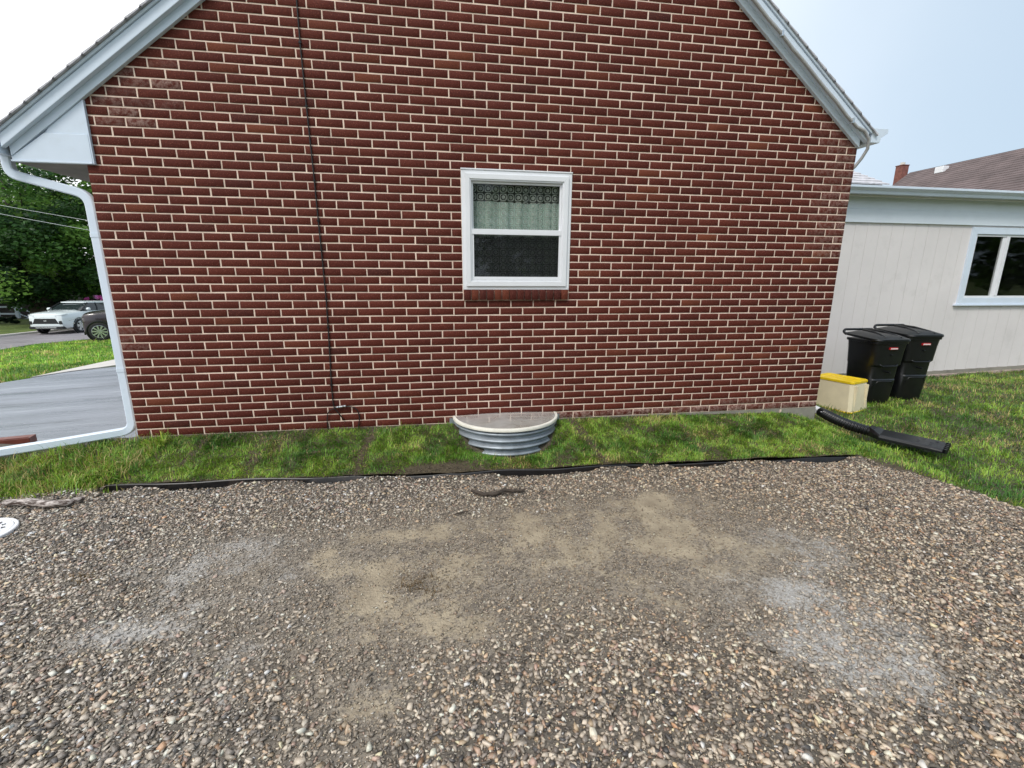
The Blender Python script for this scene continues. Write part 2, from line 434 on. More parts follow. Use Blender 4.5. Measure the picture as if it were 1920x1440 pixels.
def vnoise(x, y, scale, seed=0):
    r = np.random.default_rng(seed); T = r.random((64, 64))
    x = np.asarray(x) * scale + 1000; y = np.asarray(y) * scale + 1000
    xi = np.floor(x).astype(int); yi = np.floor(y).astype(int); fx = x - xi; fy = y - yi
    fx = fx * fx * (3 - 2 * fx); fy = fy * fy * (3 - 2 * fy)
    g = lambda i, j: T[i % 64, j % 64]
    return (g(xi, yi) * (1 - fx) + g(xi + 1, yi) * fx) * (1 - fy) + (g(xi, yi + 1) * (1 - fx) + g(xi + 1, yi + 1) * fx) * fy
def fbm(x, y, scale, seed=0, o=3):
    return sum(vnoise(x, y, scale * 2 ** k, seed + k) * 0.5 ** k for k in range(o)) / sum(0.5 ** k for k in range(o))
def sstep(a, b, x):
    t = np.clip((np.asarray(x, float) - a) / (b - a), 0, 1); return t * t * (3 - 2 * t)

# ------------------------------------------------------------------ terrain heights
DD = [-1e3, 0, 13, 16, 21.5, 25, 31, 60, 1e3]; DZ = [-.1, -.1, -1.0, -1.42, -1.46, -1.70, -1.97, -2.3, -2.3]
def z_left(x, y): return np.interp(-.58 * np.asarray(x) + .81 * np.asarray(y), DD, DZ)
EX = [-2, .10, .47, .83, 1.43, 1.74, 2.10, 2.38, 2.66, 3.0, 3.38, 4.10, 4.55, 5.02, 5.51, 6.06, 6.2, 6.3, 6.4, 6.6, 9, 14]
EY = [-.78, -.60, -.636, -.645, -.68, -.69, -.713, -.745, -.768, -.767, -.80, -.792, -.826, -.839, -.864, -.90, -1.13, -1.4, -1.7, -2.0, -3.4, -5.2]
def edge_y(x): return np.interp(x, EX, EY)
def z_wall(x): return np.interp(x, [-1, 0, 1.5, 3.6, 4.5, 6.4, 7], [-.03, .000, .000, -.002, -.010, -.050, -.085])
def z_right(x, y): return np.clip(-.225 - .045 * sstep(1.0, 1.9, y) + .016 * (np.asarray(x) - 6.4) + .02 * np.asarray(y), -.35, .1)
def ground_z(x, y, bed=False):
    x = np.asarray(x, float); y = np.asarray(y, float)
    ye = edge_y(x)
    grav = -.205 + (fbm(x, y, 1.3, 5) - .5) * .03 + (fbm(x, y, 6, 9) - .5) * .012
    grav = grav + .040 * np.exp(-((y - ye) / .07) ** 2) * sstep(.42, .62, fbm(x, y * 0 + 3, 2.6, 201)) * (x > 0) * (x < 6.1)
    s = np.clip(-y / np.maximum(-ye, .1), 0, 1)
    s = s ** .85
    sod = z_wall(x) * (1 - s) + (-.158) * s + (fbm(x, y, 5, 3) - .5) * .03 * np.minimum(1, s * 4 + .2)
    rgt = z_right(x, y) + (fbm(x, y, 2.2, 31) - .5) * .05
    wR = sstep(5.95, 6.7, x)
    sod = sod * (1 - wR) + rgt * wR
    lft_n = -.045 - .15 * np.clip(-y / .8, 0, 1) + (fbm(x, y, 4, 77) - .5) * .06
    lft = np.where(y > .15, z_left(x, y) - .01, lft_n)
    wL = sstep(.15, -.25, x)
    sod = sod * (1 - wL) + lft * wL
    rho = np.sqrt(((x - 3.10) / .475) ** 2 + (y / .452) ** 2)
    sod = sod - .098 * np.exp(-((rho - 1.0) / .24) ** 2) * sstep(-.16, -.42, y)
    hard = (x > .1) & (x < 6.05)
    k = np.where(hard, (y > ye).astype(float), sstep(-.14, .10, y - ye + (fbm(x, y, 3.2, 210) - .52) * -.3))
    if bed: k = np.where(hard, 0.0, k)
    return grav * (1 - k) + sod * k
def is_grass(x, y): return np.asarray(y) > edge_y(x)

# ------------------------------------------------------------------ ground sheets
def ell(x, y, cx, cy, rx, ry, a=0.0):
    c, s_ = math.cos(a), math.sin(a); u = (x - cx) * c + (y - cy) * s_; v = -(x - cx) * s_ + (y - cy) * c
    return np.exp(-((u / rx) ** 2 + (v / ry) ** 2))
def mud_mask(x, y):
    m = 1.0 * ell(x, y, 3.95, -1.42, .50, .17) + .75 * ell(x, y, 3.07, -1.46, .30, .12) + .85 * ell(x, y, 2.40, -1.50, .20, .10) \
        + .85 * ell(x, y, 2.13, -2.05, .16, .22) + .6 * ell(x, y, 2.45, -2.25, .35, .18) + .8 * ell(x, y, 4.0, -1.9, .42, .22) \
        + .5 * ell(x, y, 2.0, -1.75, .45, .30) + .45 * ell(x, y, 2.18, -2.85, .16, .35) + .5 * ell(x, y, 3.3, -1.75, .5, .2) + .4 * ell(x, y, 3.7, -2.3, .25, .3)
    m = m * .80 + .24 * ell(x, y, 3.1, -1.75, 1.5, .5)
    return np.clip(m + (fbm(x, y, 6, 41, 5) - .5) * 1.7 * np.clip(m * 3, 0, 1), 0, 1)
def grey_mask(x, y):  # where grey dust lies and wet sheen is painted in
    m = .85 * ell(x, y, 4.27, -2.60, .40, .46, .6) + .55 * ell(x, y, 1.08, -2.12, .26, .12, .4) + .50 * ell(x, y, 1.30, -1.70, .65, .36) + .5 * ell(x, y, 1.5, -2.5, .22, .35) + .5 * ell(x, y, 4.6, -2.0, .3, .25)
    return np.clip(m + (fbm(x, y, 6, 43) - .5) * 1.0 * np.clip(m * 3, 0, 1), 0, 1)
def coarse_mask(x, y):
    f = 1.05 * ell(x, y, 2.4, -1.8, 1.5, .62) + 1.0 * ell(x, y, 3.9, -1.75, .95, .65) + .62 * grey_mask(x, y) + .68 * mud_mask(x, y) + .6 * ell(x, y, 2.2, -2.6, .28, .6)
    return np.clip(1.08 - f + (fbm(x, y, 3.5, 51) - .5) * .5, 0, 1)

def grid(xs, ys):
    X, Y = np.meshgrid(xs, ys); nx, ny = len(xs), len(ys)
    i = np.arange(nx - 1)[None, :] + nx * np.arange(ny - 1)[:, None]
    q = np.stack([i, i + 1, i + nx + 1, i + nx], -1).reshape(-1, 4)
    return X.ravel(), Y.ravel(), q
xs = np.arange(-1.6, 14.01, .05); ys = np.concatenate([np.arange(-6.5, -3.5, .15), np.arange(-3.5, 2.15, .035)])
gx, gy_, gq = grid(xs, ys)
gz = ground_z(gx, gy_, True) - .012 * ((gx > .1) & (gx < 6.05) & (gy_ > edge_y(gx)))
inside = (gx > .03) & (gx < 6.37) & (gy_ > .03)
gz = np.where(inside, np.minimum(gz, -.15), gz)
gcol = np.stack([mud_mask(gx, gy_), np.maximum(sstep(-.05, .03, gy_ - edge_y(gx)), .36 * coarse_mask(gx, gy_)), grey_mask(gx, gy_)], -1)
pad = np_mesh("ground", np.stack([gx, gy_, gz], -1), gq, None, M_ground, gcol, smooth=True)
tag(pad, kind='structure')

sx_ = np.arange(.06, 6.101, .04); ss_ = np.linspace(0, 1, 26)
SX, SS = np.meshgrid(sx_, ss_); _ye = edge_y(SX) + .004; SY = _ye + (-_ye + .002) * SS
_z = ground_z(np.clip(SX, .101, 6.049), SY); nsx = len(sx_)
_i = np.arange(nsx - 1)[None, :] + nsx * np.arange(len(ss_) - 1)[:, None]
_q = np.stack([_i, _i + 1, _i + nsx + 1, _i + nsx], -1).reshape(-1, 4)
_c = np.zeros((SX.size, 3)); _c[:, 1] = 1
tag(np_mesh("soil", np.stack([SX.ravel(), SY.ravel(), _z.ravel()], -1), _q, None, M_ground, _c, smooth=True), kind='structure')

def drape(name, poly, zf, mat, off, step=.5):
    """a ground polygon, cut into strips so that it follows the terrain"""
    bm = bmesh.new()
    vs = [bm.verts.new((p[0], p[1], 0)) for p in poly]; bm.faces.new(vs)
    x0, x1 = min(p[0] for p in poly), max(p[0] for p in poly); y0, y1 = min(p[1] for p in poly), max(p[1] for p in poly)
    for a in np.arange(x0 + step, x1, step): bmesh.ops.bisect_plane(bm, geom=bm.verts[:] + bm.edges[:] + bm.faces[:], plane_co=(a, 0, 0), plane_no=(1, 0, 0))
    for a in np.arange(y0 + step, y1, step): bmesh.ops.bisect_plane(bm, geom=bm.verts[:] + bm.edges[:] + bm.faces[:], plane_co=(0, a, 0), plane_no=(0, 1, 0))
    for v in bm.verts: v.co.z = float(zf(v.co.x, v.co.y)) + off
    for f in bm.faces:
        f.normal_update()
        if f.normal.z < 0: f.normal_flip()
    ex = bmesh.ops.extrude_edge_only(bm, edges=[e for e in bm.edges if e.is_boundary])
    for v in [g for g in ex['geom'] if isinstance(g, bmesh.types.BMVert)]: v.co.z -= .22
    me = bpy.data.meshes.new(name); bm.to_mesh(me); bm.free()
    me.materials.append(mat); o = bpy.data.objects.new(name, me); link(o); tag(o, kind='structure'); return o

def far_z(x, y):
    x = np.asarray(x, float); y = np.asarray(y, float)
    w = sstep(7.5, 1.0, x)
    return (z_left(x, y) - .02) * w + (z_right(np.minimum(x, 22), np.minimum(y, 20)) - .03) * (1 - w)
fx = np.unique(np.concatenate([np.arange(-30, 16, .8), -np.geomspace(30, 900, 22), np.geomspace(16, 900, 24)]))
fy = np.unique(np.concatenate([np.arange(-12, 40, .8), -np.geomspace(12, 900, 20), np.geomspace(40, 900, 22)]))
tx, ty, tq = grid(fx, fy)
tz = far_z(tx, ty)
hole = (tx > -1.5) & (tx < 13.9) & (ty > -6.4) & (ty < 2.0)
tz = np.where(hole, -.45, tz)
lawn = np_mesh("lawn", np.stack([tx, ty, tz], -1), tq, None, M_lawn, smooth=True); tag(lawn, kind='structure')

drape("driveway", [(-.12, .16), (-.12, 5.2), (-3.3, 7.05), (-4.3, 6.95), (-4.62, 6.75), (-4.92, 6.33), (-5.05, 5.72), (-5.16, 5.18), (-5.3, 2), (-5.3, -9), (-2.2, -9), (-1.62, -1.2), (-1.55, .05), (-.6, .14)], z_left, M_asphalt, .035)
drape("walkway", [(-5.06, 5.72), (-5.25, 7.2), (-5.48, 8.9), (-5.95, 12.5), (-4.9, 12.7), (-4.5, 8.2), (-4.46, 7.3), (-4.6, 6.84), (-4.89, 6.40)], z_left, M_walk, .055)
drape("street", [(-13.45, -60), (-13.45, 17.4), (-13.0, 19.0), (-12.5, 21), (-11.0, 24), (-11, 80), (-19.4, 80), (-19.3, 28), (-19.6, 25.5), (-20.0, 24), (-20.2, 20), (-20.2, -60)], z_left, M_street, .03, 1.0)
cb = MB()
_c = [(-20.15, -20), (-20.2, 20), (-20.05, 24), (-19.7, 25.5), (-19.4, 28), (-19.5, 60)]
for (a, b) in zip(_c[:-1], _c[1:]):
    n = max(1, int(math.dist(a, b) / 2))
    for k in range(n):
        p = [a[0] + (b[0] - a[0]) * k / n, a[1] + (b[1] - a[1]) * k / n]; q = [a[0] + (b[0] - a[0]) * (k + 1) / n, a[1] + (b[1] - a[1]) * (k + 1) / n]
        zp, zq = float(z_left(*p)), float(z_left(*q))
        cb.add([(p[0], p[1], zp - .1), (p[0] - .3, p[1], zp - .1), (p[0] - .3, p[1], zp + .13), (p[0], p[1], zp + .13), (q[0], q[1], zq - .1), (q[0] - .3, q[1], zq - .1), (q[0] - .3, q[1], zq + .13), (q[0], q[1], zq + .13)],
               [(3, 2, 6, 7), (0, 3, 7, 4), (1, 5, 6, 2)])
tag(cb.build("curb", M_walk), kind='structure')

# ------------------------------------------------------------------ brick house
U, ZP = 0.2032, 0.0659
Wd = 31.5 * U                       # gable width
RX = Wd / 2
SL = 0.775                          # roof pitch
def rake_z(x): return 2.475 + SL * (min(x, Wd - x))      # bottom edge of the rake trim on the wall
house = thing("brick_house", "red brick gabled house with white trim and one small window in its end wall", "house", (0, 0, 0))
WX0, WX1, WZ0, WZ1 = 2.735, 3.664, 1.212, 2.176

def clip(poly, nx, nz, d):          # keep nx*x+nz*z<=d
    out = []
    for i in range(len(poly)):
        p, q = poly[i], poly[(i + 1) % len(poly)]
        a = nx * p[0] + nz * p[1] - d; b = nx * q[0] + nz * q[1] - d
        if a <= 0: out.append(p)
        if (a < 0 < b) or (b < 0 < a):
            t = a / (a - b); out.append((p[0] + (q[0] - p[0]) * t, p[1] + (q[1] - p[1]) * t))
    return out
def gable_clip(poly, extra):
    poly = clip(poly, -SL, 1, 2.475 + extra)
    return clip(poly, SL, 1, 2.475 + SL * Wd + extra) if poly else poly

bv, bq, bt, bc = [], [], [], []
def brick(poly, y0=0.0, back=.02, tone=None, ch=.0022):
    if len(poly) < 3: return
    cx = sum(p[0] for p in poly) / len(poly); cz = sum(p[1] for p in poly) / len(poly)
    if max(p[0] for p in poly) - min(p[0] for p in poly) < .012: return
    n = len(poly); o = len(bv); yj = y0 + random.uniform(-.0016, .0016)
    poly = [(p[0] + random.uniform(-.0015, .0015), p[1] + random.uniform(-.0013, .0013)) for p in poly]
    inn = []
    for p in poly:
        dx, dz = cx - p[0], cz - p[1]
        inn.append((p[0] + math.copysign(min(ch, abs(dx)), dx), p[1] + math.copysign(min(ch, abs(dz)), dz)))
    for p in poly: bv.append((p[0], back, p[1]))
    for p in poly: bv.append((p[0], yj + ch, p[1]))
    for p in inn: bv.append((p[0], yj, p[1]))
    for k in range(2):
        for i in range(n):
            j = (i + 1) % n; bq.append((o + k * n + i, o + k * n + j, o + (k + 1) * n + j, o + (k + 1) * n + i))
    f = [o + 2 * n + i for i in range(n)]
    for i in range(1, n - 1): bt.append((f[0], f[i], f[i + 1]))
    e = 0.0
    if cz < .066: e = max(0, min(1, (cx - 2.3) / 1.5)) * random.uniform(.35, 1)
    elif cz < .132 and cx > 4.6: e = random.uniform(0, .45)
    if cx > 5.95 and cz > 1.5: e = max(e, (cx - 5.9) * 1.1 * random.uniform(.4, 1))  # pale wet sheen of the upper right edge bricks, put into the colour
    if .15 < cx < .62 and 2.4 < cz < 2.85: e = max(e, random.choice((0, 0, .15, .3, .45)))
    if cx < .2 and .75 < cz < .95: e = max(e, .25)
    t = (random.random(), random.random(), e) if tone is None else (*tone, e)
    bc.extend([t] * (3 * n))
J = .0098
for r in range(76):
    z0, z1 = r * ZP + J * .5, (r + 1) * ZP - J * .5
    off = -.5 if r % 2 == 0 else 0.0
    k = 0
    wob = random.uniform(-.003, .003)
    while True:
        a = (k + off) * U; b_ = (k + 1 + off) * U
        if a >= Wd: break
        jl = J * random.uniform(.42, .62); jr = J * random.uniform(.42, .62)
        xa = max(0, a + jl + wob) if a > .001 else 0.0; xb = min(Wd, b_ - jr + wob) if b_ < Wd - .001 else Wd
        k += 1
        poly = gable_clip([(xa, z0), (xb, z0), (xb, z1), (xa, z1)], .08)
        if not poly: continue
        zt0 = 1.118 if r < 19 else 1.118
        if z1 > zt0 and z0 < WZ1 - .012 and xb > WX0 - .012 and xa < WX1 + .012:
            if z0 < zt0 < z1 - .012: brick(clip(poly, 0, 1, zt0 - .004))
            else:
                brick(clip(poly, 1, 0, WX0 - .012)); brick(clip(poly, -1, 0, -(WX1 + .012)))
            if z1 > WZ1 + .004 and z0 < WZ1: pass
        elif 1.05 < z0 < 1.1 and WX0 - .05 < xa < WX1:
            brick(poly, tone=(random.uniform(0, .3), .3))  # row under the sill: staining and the sill's shade put into the tone
        else:
            brick(poly)
# brick courses that carry on below ground inside the window well
for r in range(-6, 0):
    for k in range(12, 19):
        a = (k + (-.5 if r % 2 == 0 else 0)) * U
        brick([(a + J * .5, r * ZP + J * .5), (a + U - J * .5, r * ZP + J * .5), (a + U - J * .5, (r + 1) * ZP - J * .5), (a + J * .5, (r + 1) * ZP - J * .5)], 0, .02)
# rowlock sill: 14 bricks on edge, standing proud of the wall
for k in range(14):
    w = (WX1 - WX0 + .008) / 14; a = WX0 - .004 + k * w
    brick([(a + .004, 1.122), (a + w - .004, 1.122), (a + w - .004, 1.208), (a + .004, 1.208)], -.022, .02, ((.9, .97) if k in (1, 4, 5, 13) else (random.uniform(0, .2), random.uniform(0, .07))))
wall = np_mesh("wall", bv, bq, bt, M_brick, np.array(bc), house)
# mortar bed behind the brick faces (same part: second material in the wall mesh is kept as joined geometry)
mo = MB(); MY0, MY1 = .0035, .20
for P in ([(0, 0), (WX0, 0), (WX0, 6), (0, 6)], [(WX1, 0), (Wd, 0), (Wd, 6), (WX1, 6)], [(WX0, 0), (WX1, 0), (WX1, 1.205), (WX0, 1.205)], [(WX0, WZ1), (WX1, WZ1), (WX1, 6), (WX0, 6)]):
    P = gable_clip(P, .08)
    mo.prism(P, MY0, MY1, 'y')
mo.box(2.5, MY0 + .0002, -.6, 3.7, .0095, -.001)
# side and rear walls in plain brick bond, built as shells
mort = mo.build("wall_mortar", M_mortar)
mort.data.materials.append(M_brick)
# join the mortar into the wall mesh so that the wall is one part
_bm = bmesh.new(); _bm.from_mesh(wall.data); nb_faces = len(_bm.faces)
_bm.from_mesh(mort.data); _bm.faces.ensure_lookup_table()
for i in range(nb_faces, len(_bm.faces)): _bm.faces[i].material_index = 1
_bm.to_mesh(wall.data); _bm.free(); wall.data.materials.append(M_mortar)
_me = mort.data; bpy.data.objects.remove(mort); bpy.data.meshes.remove(_me)

HD = 9.0                            # depth of the house
def m_sidebrick():
    b = NB("side_brick"); br = b.n("ShaderNodeTexBrick"); br.inputs['Scale'].default_value = 1
    br.inputs['Brick Width'].default_value = U; br.inputs['Row Height'].default_value = ZP; br.inputs['Mortar Size'].default_value = .005
    br.inputs['Color1'].default_value = (.06, .02, .017, 1); br.inputs['Color2'].default_value = (.12, .035, .027, 1); br.inputs['Mortar'].default_value = (.6, .5, .43, 1)
    sp = b.n("ShaderNodeSeparateXYZ"); b.l(b.tc(), sp.inputs[0]); cb_ = b.n("ShaderNodeCombineXYZ")
    b.l(b.math('ADD', sp.outputs[0], sp.outputs[1]), cb_.inputs[0]); b.l(sp.outputs[2], cb_.inputs[1]); b.l(cb_.outputs[0], br.inputs['Vector'])
    b.col(br.outputs['Color']); b.set(Roughness=.7); return b.m
M_side = m_sidebrick()
sw = MB()
sw.box(0.001, .2, -.3, .2, HD, 2.62); sw.box(Wd - .2, .2, -.3, Wd - .001, HD, 2.62)
sw.prism([(.2, -.3), (Wd - .2, -.3), (Wd - .2, 2.62), (RX, 2.4 + SL * RX), (.2, 2.62)], HD - .2, HD, 'y')
build_split(sw, "side_wall", M_side, house)
fo = MB(); fo.box(-.004, .003, -.5, Wd + .004, .24, -.002)
for (x, h) in ((5.12, .05), (5.98, .09)):           # drips of light mortar on the concrete
    fo.box(x, -.004, -.10, x + .018, .003, -.10 + h, 1); fo.box(x - .008, -.006, -.10, x + .024, .003, -.085, 1)
fo.build("foundation", [M_concrete, M_mortar], house)

# roof: two slabs with stepped shingle edges, rake boards, cornice return, soffit, gutters
def roof_profile(sgn):
    pass
EAVE_L, EAVE_R = -.49, Wd + .05
def rz_top(x, add): return 2.488 + add + SL * (x if x < RX else Wd - x)
def strip_on_rake(mb, v0, v1, y0, y1, side, x_end, mi=0):
    """board following the rake between two vertical offsets above the brick line"""
    if side == 'L': pts = [(x_end, rz_top(x_end, v0)), (RX, rz_top(RX, v0)), (RX, rz_top(RX, v1)), (x_end, rz_top(x_end, v1))]
    else: pts = [(x_end, rz_top(x_end, v0)), (x_end, rz_top(x_end, v1)), (RX, rz_top(RX, v1)), (RX, rz_top(RX, v0))]
    mb.prism(pts, y0, y1, 'y', mi)
fr = MB(); strip_on_rake(fr, 0, .078, -.030, .004, 'L', -.45); strip_on_rake(fr, 0, .078, -.030, .004, 'R', Wd - .01)
build_split(fr, "frieze_board", M_white, house, bevel=.003)
fa = MB(); strip_on_rake(fa, .062, .146, -.070, -.0305, 'L', -.47); strip_on_rake(fa, .062, .146, -.075, -.0305, 'R', Wd + .03)
build_split(fa, "rake_board", M_white, house, bevel=.004)
dr = MB(); strip_on_rake(dr, .148, .170, -.082, .004, 'L', -.485); strip_on_rake(dr, .148, .170, -.088, .004, 'R', Wd + .045)
build_split(dr, "drip_edge", M_white, house, bevel=.003)
bk = MB(); strip_on_rake(bk, .0785, .146, -.030, .004, 'L', -.45); strip_on_rake(bk, .0785, .146, -.030, .004, 'R', Wd - .01)
build_split(bk, "rake_backing", M_white, house)
# shingles: rows, each lapping the one below
def shingle_slope(mb, sgn, xe, z_off=.172, y0=-.103, y1=HD + .1):
    ln = (RX - xe) if sgn > 0 else (xe - RX)
    n = int(ln * math.hypot(1, SL) / .127); uvs = []
    for k in range(n):
        a, b_ = k / n, (k + 1) / n + .004
        xa = xe + (RX - xe) * a; xb = xe + (RX - xe) * min(1, b_)
        za, zb = rz_top(xa, z_off), rz_top(xb, z_off)
        t0, t1 = .014 + random.uniform(0, .004), .006
        mb.add([(xa, y0, za), (xb, y0, zb), (xb, y0, zb + t1), (xa, y0, za + t0), (xa, y1, za), (xb, y1, zb), (xb, y1, zb + t1), (xa, y1, za + t0)],
               [(0, 1, 2, 3), (3, 2, 6, 7), (0, 3, 7, 4), (4, 7, 6, 5), (0, 4, 5, 1)])
M_roofedge = simple("shingle_grit", (0.52, 0.51, 0.54), 0.85, 0.3, 14, bump=0.3, bscale=220)
rf = MB(); shingle_slope(rf, 1, -.56); shingle_slope(rf, -1, Wd + .10)
rf.build("roof", M_roofedge, house)
rs = MB()
for sgn in (1, -1):
    xe = -.48 if sgn > 0 else Wd + .02
    P = [(xe, rz_top(xe, .08)), (RX, rz_top(RX, .08)), (RX, rz_top(RX, .170)), (xe, rz_top(xe, .170))]
    rs.prism(P, .006, HD, 'y')
rs.build("roof_deck", M_soffit, house)
# cornice return at the left eave: panel in the plane of the wall, lap board below
co = MB()
co.prism([(-.452, 2.118), (.055, 2.118), (.055, 2.303), (-.218, 2.303), (-.452, rz_top(-.452, 0) - .001)], -.024, .004, 'y')
co.prism([(-.218, 2.3045), (.055, 2.3045), (.055, rz_top(.055, 0) - .002), (-.19, rz_top(-.19, 0) - .002)], -.018, .004, 'y')
co.box(-.46, -.028, 2.106, .055, .004, 2.1175)
co.box(.0555, -.022, 2.106, .064, .004, rz_top(.06, 0) - .004)
co.build("cornice_return", M_white, house, bevel=.002)
so = MB()
for k in range(5): so.box(-.455 + k * .0905, .005, 2.105, -.455 + k * .0905 + .0885, HD, 2.117)
so.box(-.47, .005, 2.118, -.452, HD, 2.25)
so.build("soffit", M_soffit, house)
def gutter(mb, x0, sgn, zt, y0, y1, w=.12, h=.105):
    P = [(0, 0), (w * .55, 0), (w * .62, h * .35), (w, h * .72), (w, h), (w - .012, h), (w - .012, h * .75), (w * .55, h * .38), (w * .5, .006), (.006, .006), (.006, h), (0, h)]
    P = [(x0 + sgn * p[0], zt - h + p[1]) for p in P]
    mb.prism(P, y0, y1, 'y')
    E = [(x0, zt - h), (x0 + sgn * w * .55, zt - h), (x0 + sgn * w * .62, zt - h * .65), (x0 + sgn * w, zt - h * .28), (x0 + sgn * w, zt), (x0, zt)]
    mb.prism(E, y0 - .004, y0 + .001, 'y')
gl = MB(); gutter(gl, -.485, -1, 2.255, -.07, HD); gl.build("gutter", M_white, house, bevel=.002)
gr = MB(); gutter(gr, Wd + .055, 1, 2.65, -.075, HD, .165, .12); gr.build("gutter", M_white, house, bevel=.002)
# left downspout
def arc_path(pts, r=.09, n=5):
    pts = [Vector(p) for p in pts]; out = [pts[0]]
    for i in range(1, len(pts) - 1):
        a, b_, c_ = pts[i - 1], pts[i], pts[i + 1]
        d1 = (a - b_).normalized(); d2 = (c_ - b_).normalized(); rr = min(r, (a - b_).length * .45, (c_ - b_).length * .45)
        p1, p2 = b_ + d1 * rr, b_ + d2 * rr
        for k in range(n + 1):
            t = k / n; out.append(p1 * (1 - t) ** 2 + b_ * 2 * t * (1 - t) + p2 * t * t)
    out.append(pts[-1]); return out
dn = MB()
dn.rtube(arc_path([(-.545, .065, 2.16), (-.545, .065, 2.035), (-.060, .065, 1.905), (-.060, .065, .045), (-.55, -.075, .005), (-1.35, -.29, -.05)], .085), .028, .032, (0, 1, 0))
dn.rtube([(-.060, .065, 1.60), (-.060, .065, 1.63)], .031, .035, (0, 1, 0)); dn.rtube([(-.060, .065, .55), (-.060, .065, .58)], .031, .035, (0, 1, 0))
dn.build("downspout", M_white, house, smooth='auto')
# window
wf = MB()
def frame(mb, x0, z0, x1, z1, w, ya, yb, wb=None):
    wb = wb or w
    mb.prism([(x0, z0), (x1, z0), (x1 - w, z0 + wb), (x0 + w, z0 + wb)], ya, yb); mb.prism([(x1, z0), (x1, z1), (x1 - w, z1 - w), (x1 - w, z0 + wb)], ya, yb)
    mb.prism([(x1, z1), (x0, z1), (x0 + w, z1 - w), (x1 - w, z1 - w)], ya, yb); mb.prism([(x0, z1), (x0, z0), (x0 + w, z0 + wb), (x0 + w, z1 - w)], ya, yb)
win = MB()
frame(win, WX0 - .008, WZ0 - .002, WX1 + .008, WZ1 + .002, .030, -.006, .06)
frame(win, WX0 + .022, WZ0 + .028, WX1 - .022, WZ1 - .028, .040, -.020, .055)
frame(win, WX0 + .062, WZ0 + .068, WX1 - .062, WZ1 - .068, .012, -.012, .055)
win.box(WX0 - .012, -.012, WZ1 + .0025, WX1 + .012, .05, WZ1 + .013)
window = win.build("window", M_whitew, house, bevel=.002)
GX0, GX1, GZ0, GZ1, MR = WX0 + .075, WX1 - .075, WZ0 + .082, WZ1 - .082, 1.693
sa = MB(); frame(sa, GX0, MR - .012, GX1, GZ1, .016, .012, .04); frame(sa, GX0 - .001, GZ0, GX1 + .001, MR + .020, .018, -.004, .011, .026)
sa.box(GX0 + .0, -.010, MR - .022, GX1 - .0, .0115, MR + .022)
sa.build("sash", M_whitew, window, bevel=.0015)
pa = MB(); pa.box(GX0 + .012, .028, MR, GX1 - .012, .032, GZ1 - .01); pa.build("pane", M_pane, window)
pb = MB(); pb.box(GX0 + .012, .006, GZ0 + .02, GX1 - .012, .010, MR - .02); pb.build("pane", M_pane, window)
scn = MB(); scn.box(GX0 + .014, .0125, GZ0 + .02, GX1 - .014, .0130, MR - .02); scn.build("insect_screen", M_screen, window)
def curtain(name, x0, x1, z0, z1, y, amp, k, mat, scallop=0.0):
    n = 90; rows = 10; mb = MB(); vs = []
    for j in range(rows + 1):
        for i in range(n + 1):
            x = x0 + (x1 - x0) * i / n; t = j / rows
            yy = y + amp * math.sin(k * x + .8 * math.sin(3 * x)) + amp * .4 * math.sin(2.3 * k * x + 1)
            z = z0 + (z1 - z0) * t + (scallop * math.sin(9 * x) if j == rows else 0)
            vs.append((x, yy, z))
    fs = [(j * (n + 1) + i, j * (n + 1) + i + 1, (j + 1) * (n + 1) + i + 1, (j + 1) * (n + 1) + i) for j in range(rows) for i in range(n)]
    mb.add(vs, fs); return mb.build(name, mat, window, smooth=True)
curtain("curtain", GX0 - .02, GX1 + .02, GZ0 - .05, GZ1 + .05, .062, .009, 46, M_lace)
curtain("cafe_curtain", GX0 - .02, GX1 + .02, MR - .03, 1.945, .092, .013, 52, M_valance, .006)
rm = MB(); rm.add([(WX0 - .3, .16, .9), (WX1 + .3, .16, .9), (WX1 + .3, 1.2, .9), (WX0 - .3, 1.2, .9), (WX0 - .3, .16, 2.4), (WX1 + .3, .16, 2.4), (WX1 + .3, 1.2, 2.4), (WX0 - .3, 1.2, 2.4)],
                  [(0, 1, 2, 3), (4, 7, 6, 5), (2, 6, 7, 3), (1, 5, 6, 2), (0, 3, 7, 4)])
rm.build("room_shell", M_darkin, house)

# ------------------------------------------------------------------ cables on the wall
cb1 = thing("wall_cable", "thin black cable stapled from the roof down to the foot of the brick wall", "cable", (1.57, 0, 0))
pth = [(1.562, 3.30), (1.560, 3.0), (1.566, 2.576), (1.577, 2.046), (1.581, 1.75), (1.585, 1.521), (1.590, 1.136), (1.586, .9), (1.583, .732), (1.572, .40), (1.574, .237)]
cc = MB(); zt = rz_top(1.56, 0)
cc.tube([(1.562, -.012, min(4.0, zt))] + [(x, -.009, z) for x, z in pth] + [(1.582, -.012, .19), (1.61, -.012, .15), (1.655, -.011, .075)], .0055, 6)
o = cc.build("cable_run", M_blackm, cb1, smooth=True); o.matrix_parent_inverse = Matrix.Translation((-1.57, 0, 0))
sp_ = MB()
for x, z in pth[1:-1]: sp_.box(x - .011, -.0165, z - .004, x + .011, -.001, z + .004)
build_split(sp_, "staple", M_black, cb1, Matrix.Translation((-1.57, 0, 0)))
cb2 = thing("ground_wire", "black wire looped low on the bricks through a small metal splice", "wire", (1.64, 0, 0))
cc = MB(); cc.tube(arc_path([(1.513, -.014, -.02), (1.512, -.014, .09), (1.53, -.014, .17), (1.60, -.016, .197), (1.68, -.016, .203), (1.74, -.016, .196), (1.775, -.016, .17), (1.79, -.014, .09), (1.775, -.014, .03), (1.775, -.016, -.03)], .03, 3), .0045, 6)
o = cc.build("wire_loop", M_blackm, cb2, smooth=True); o.matrix_parent_inverse = Matrix.Translation((-1.64, 0, 0))
cc = MB()
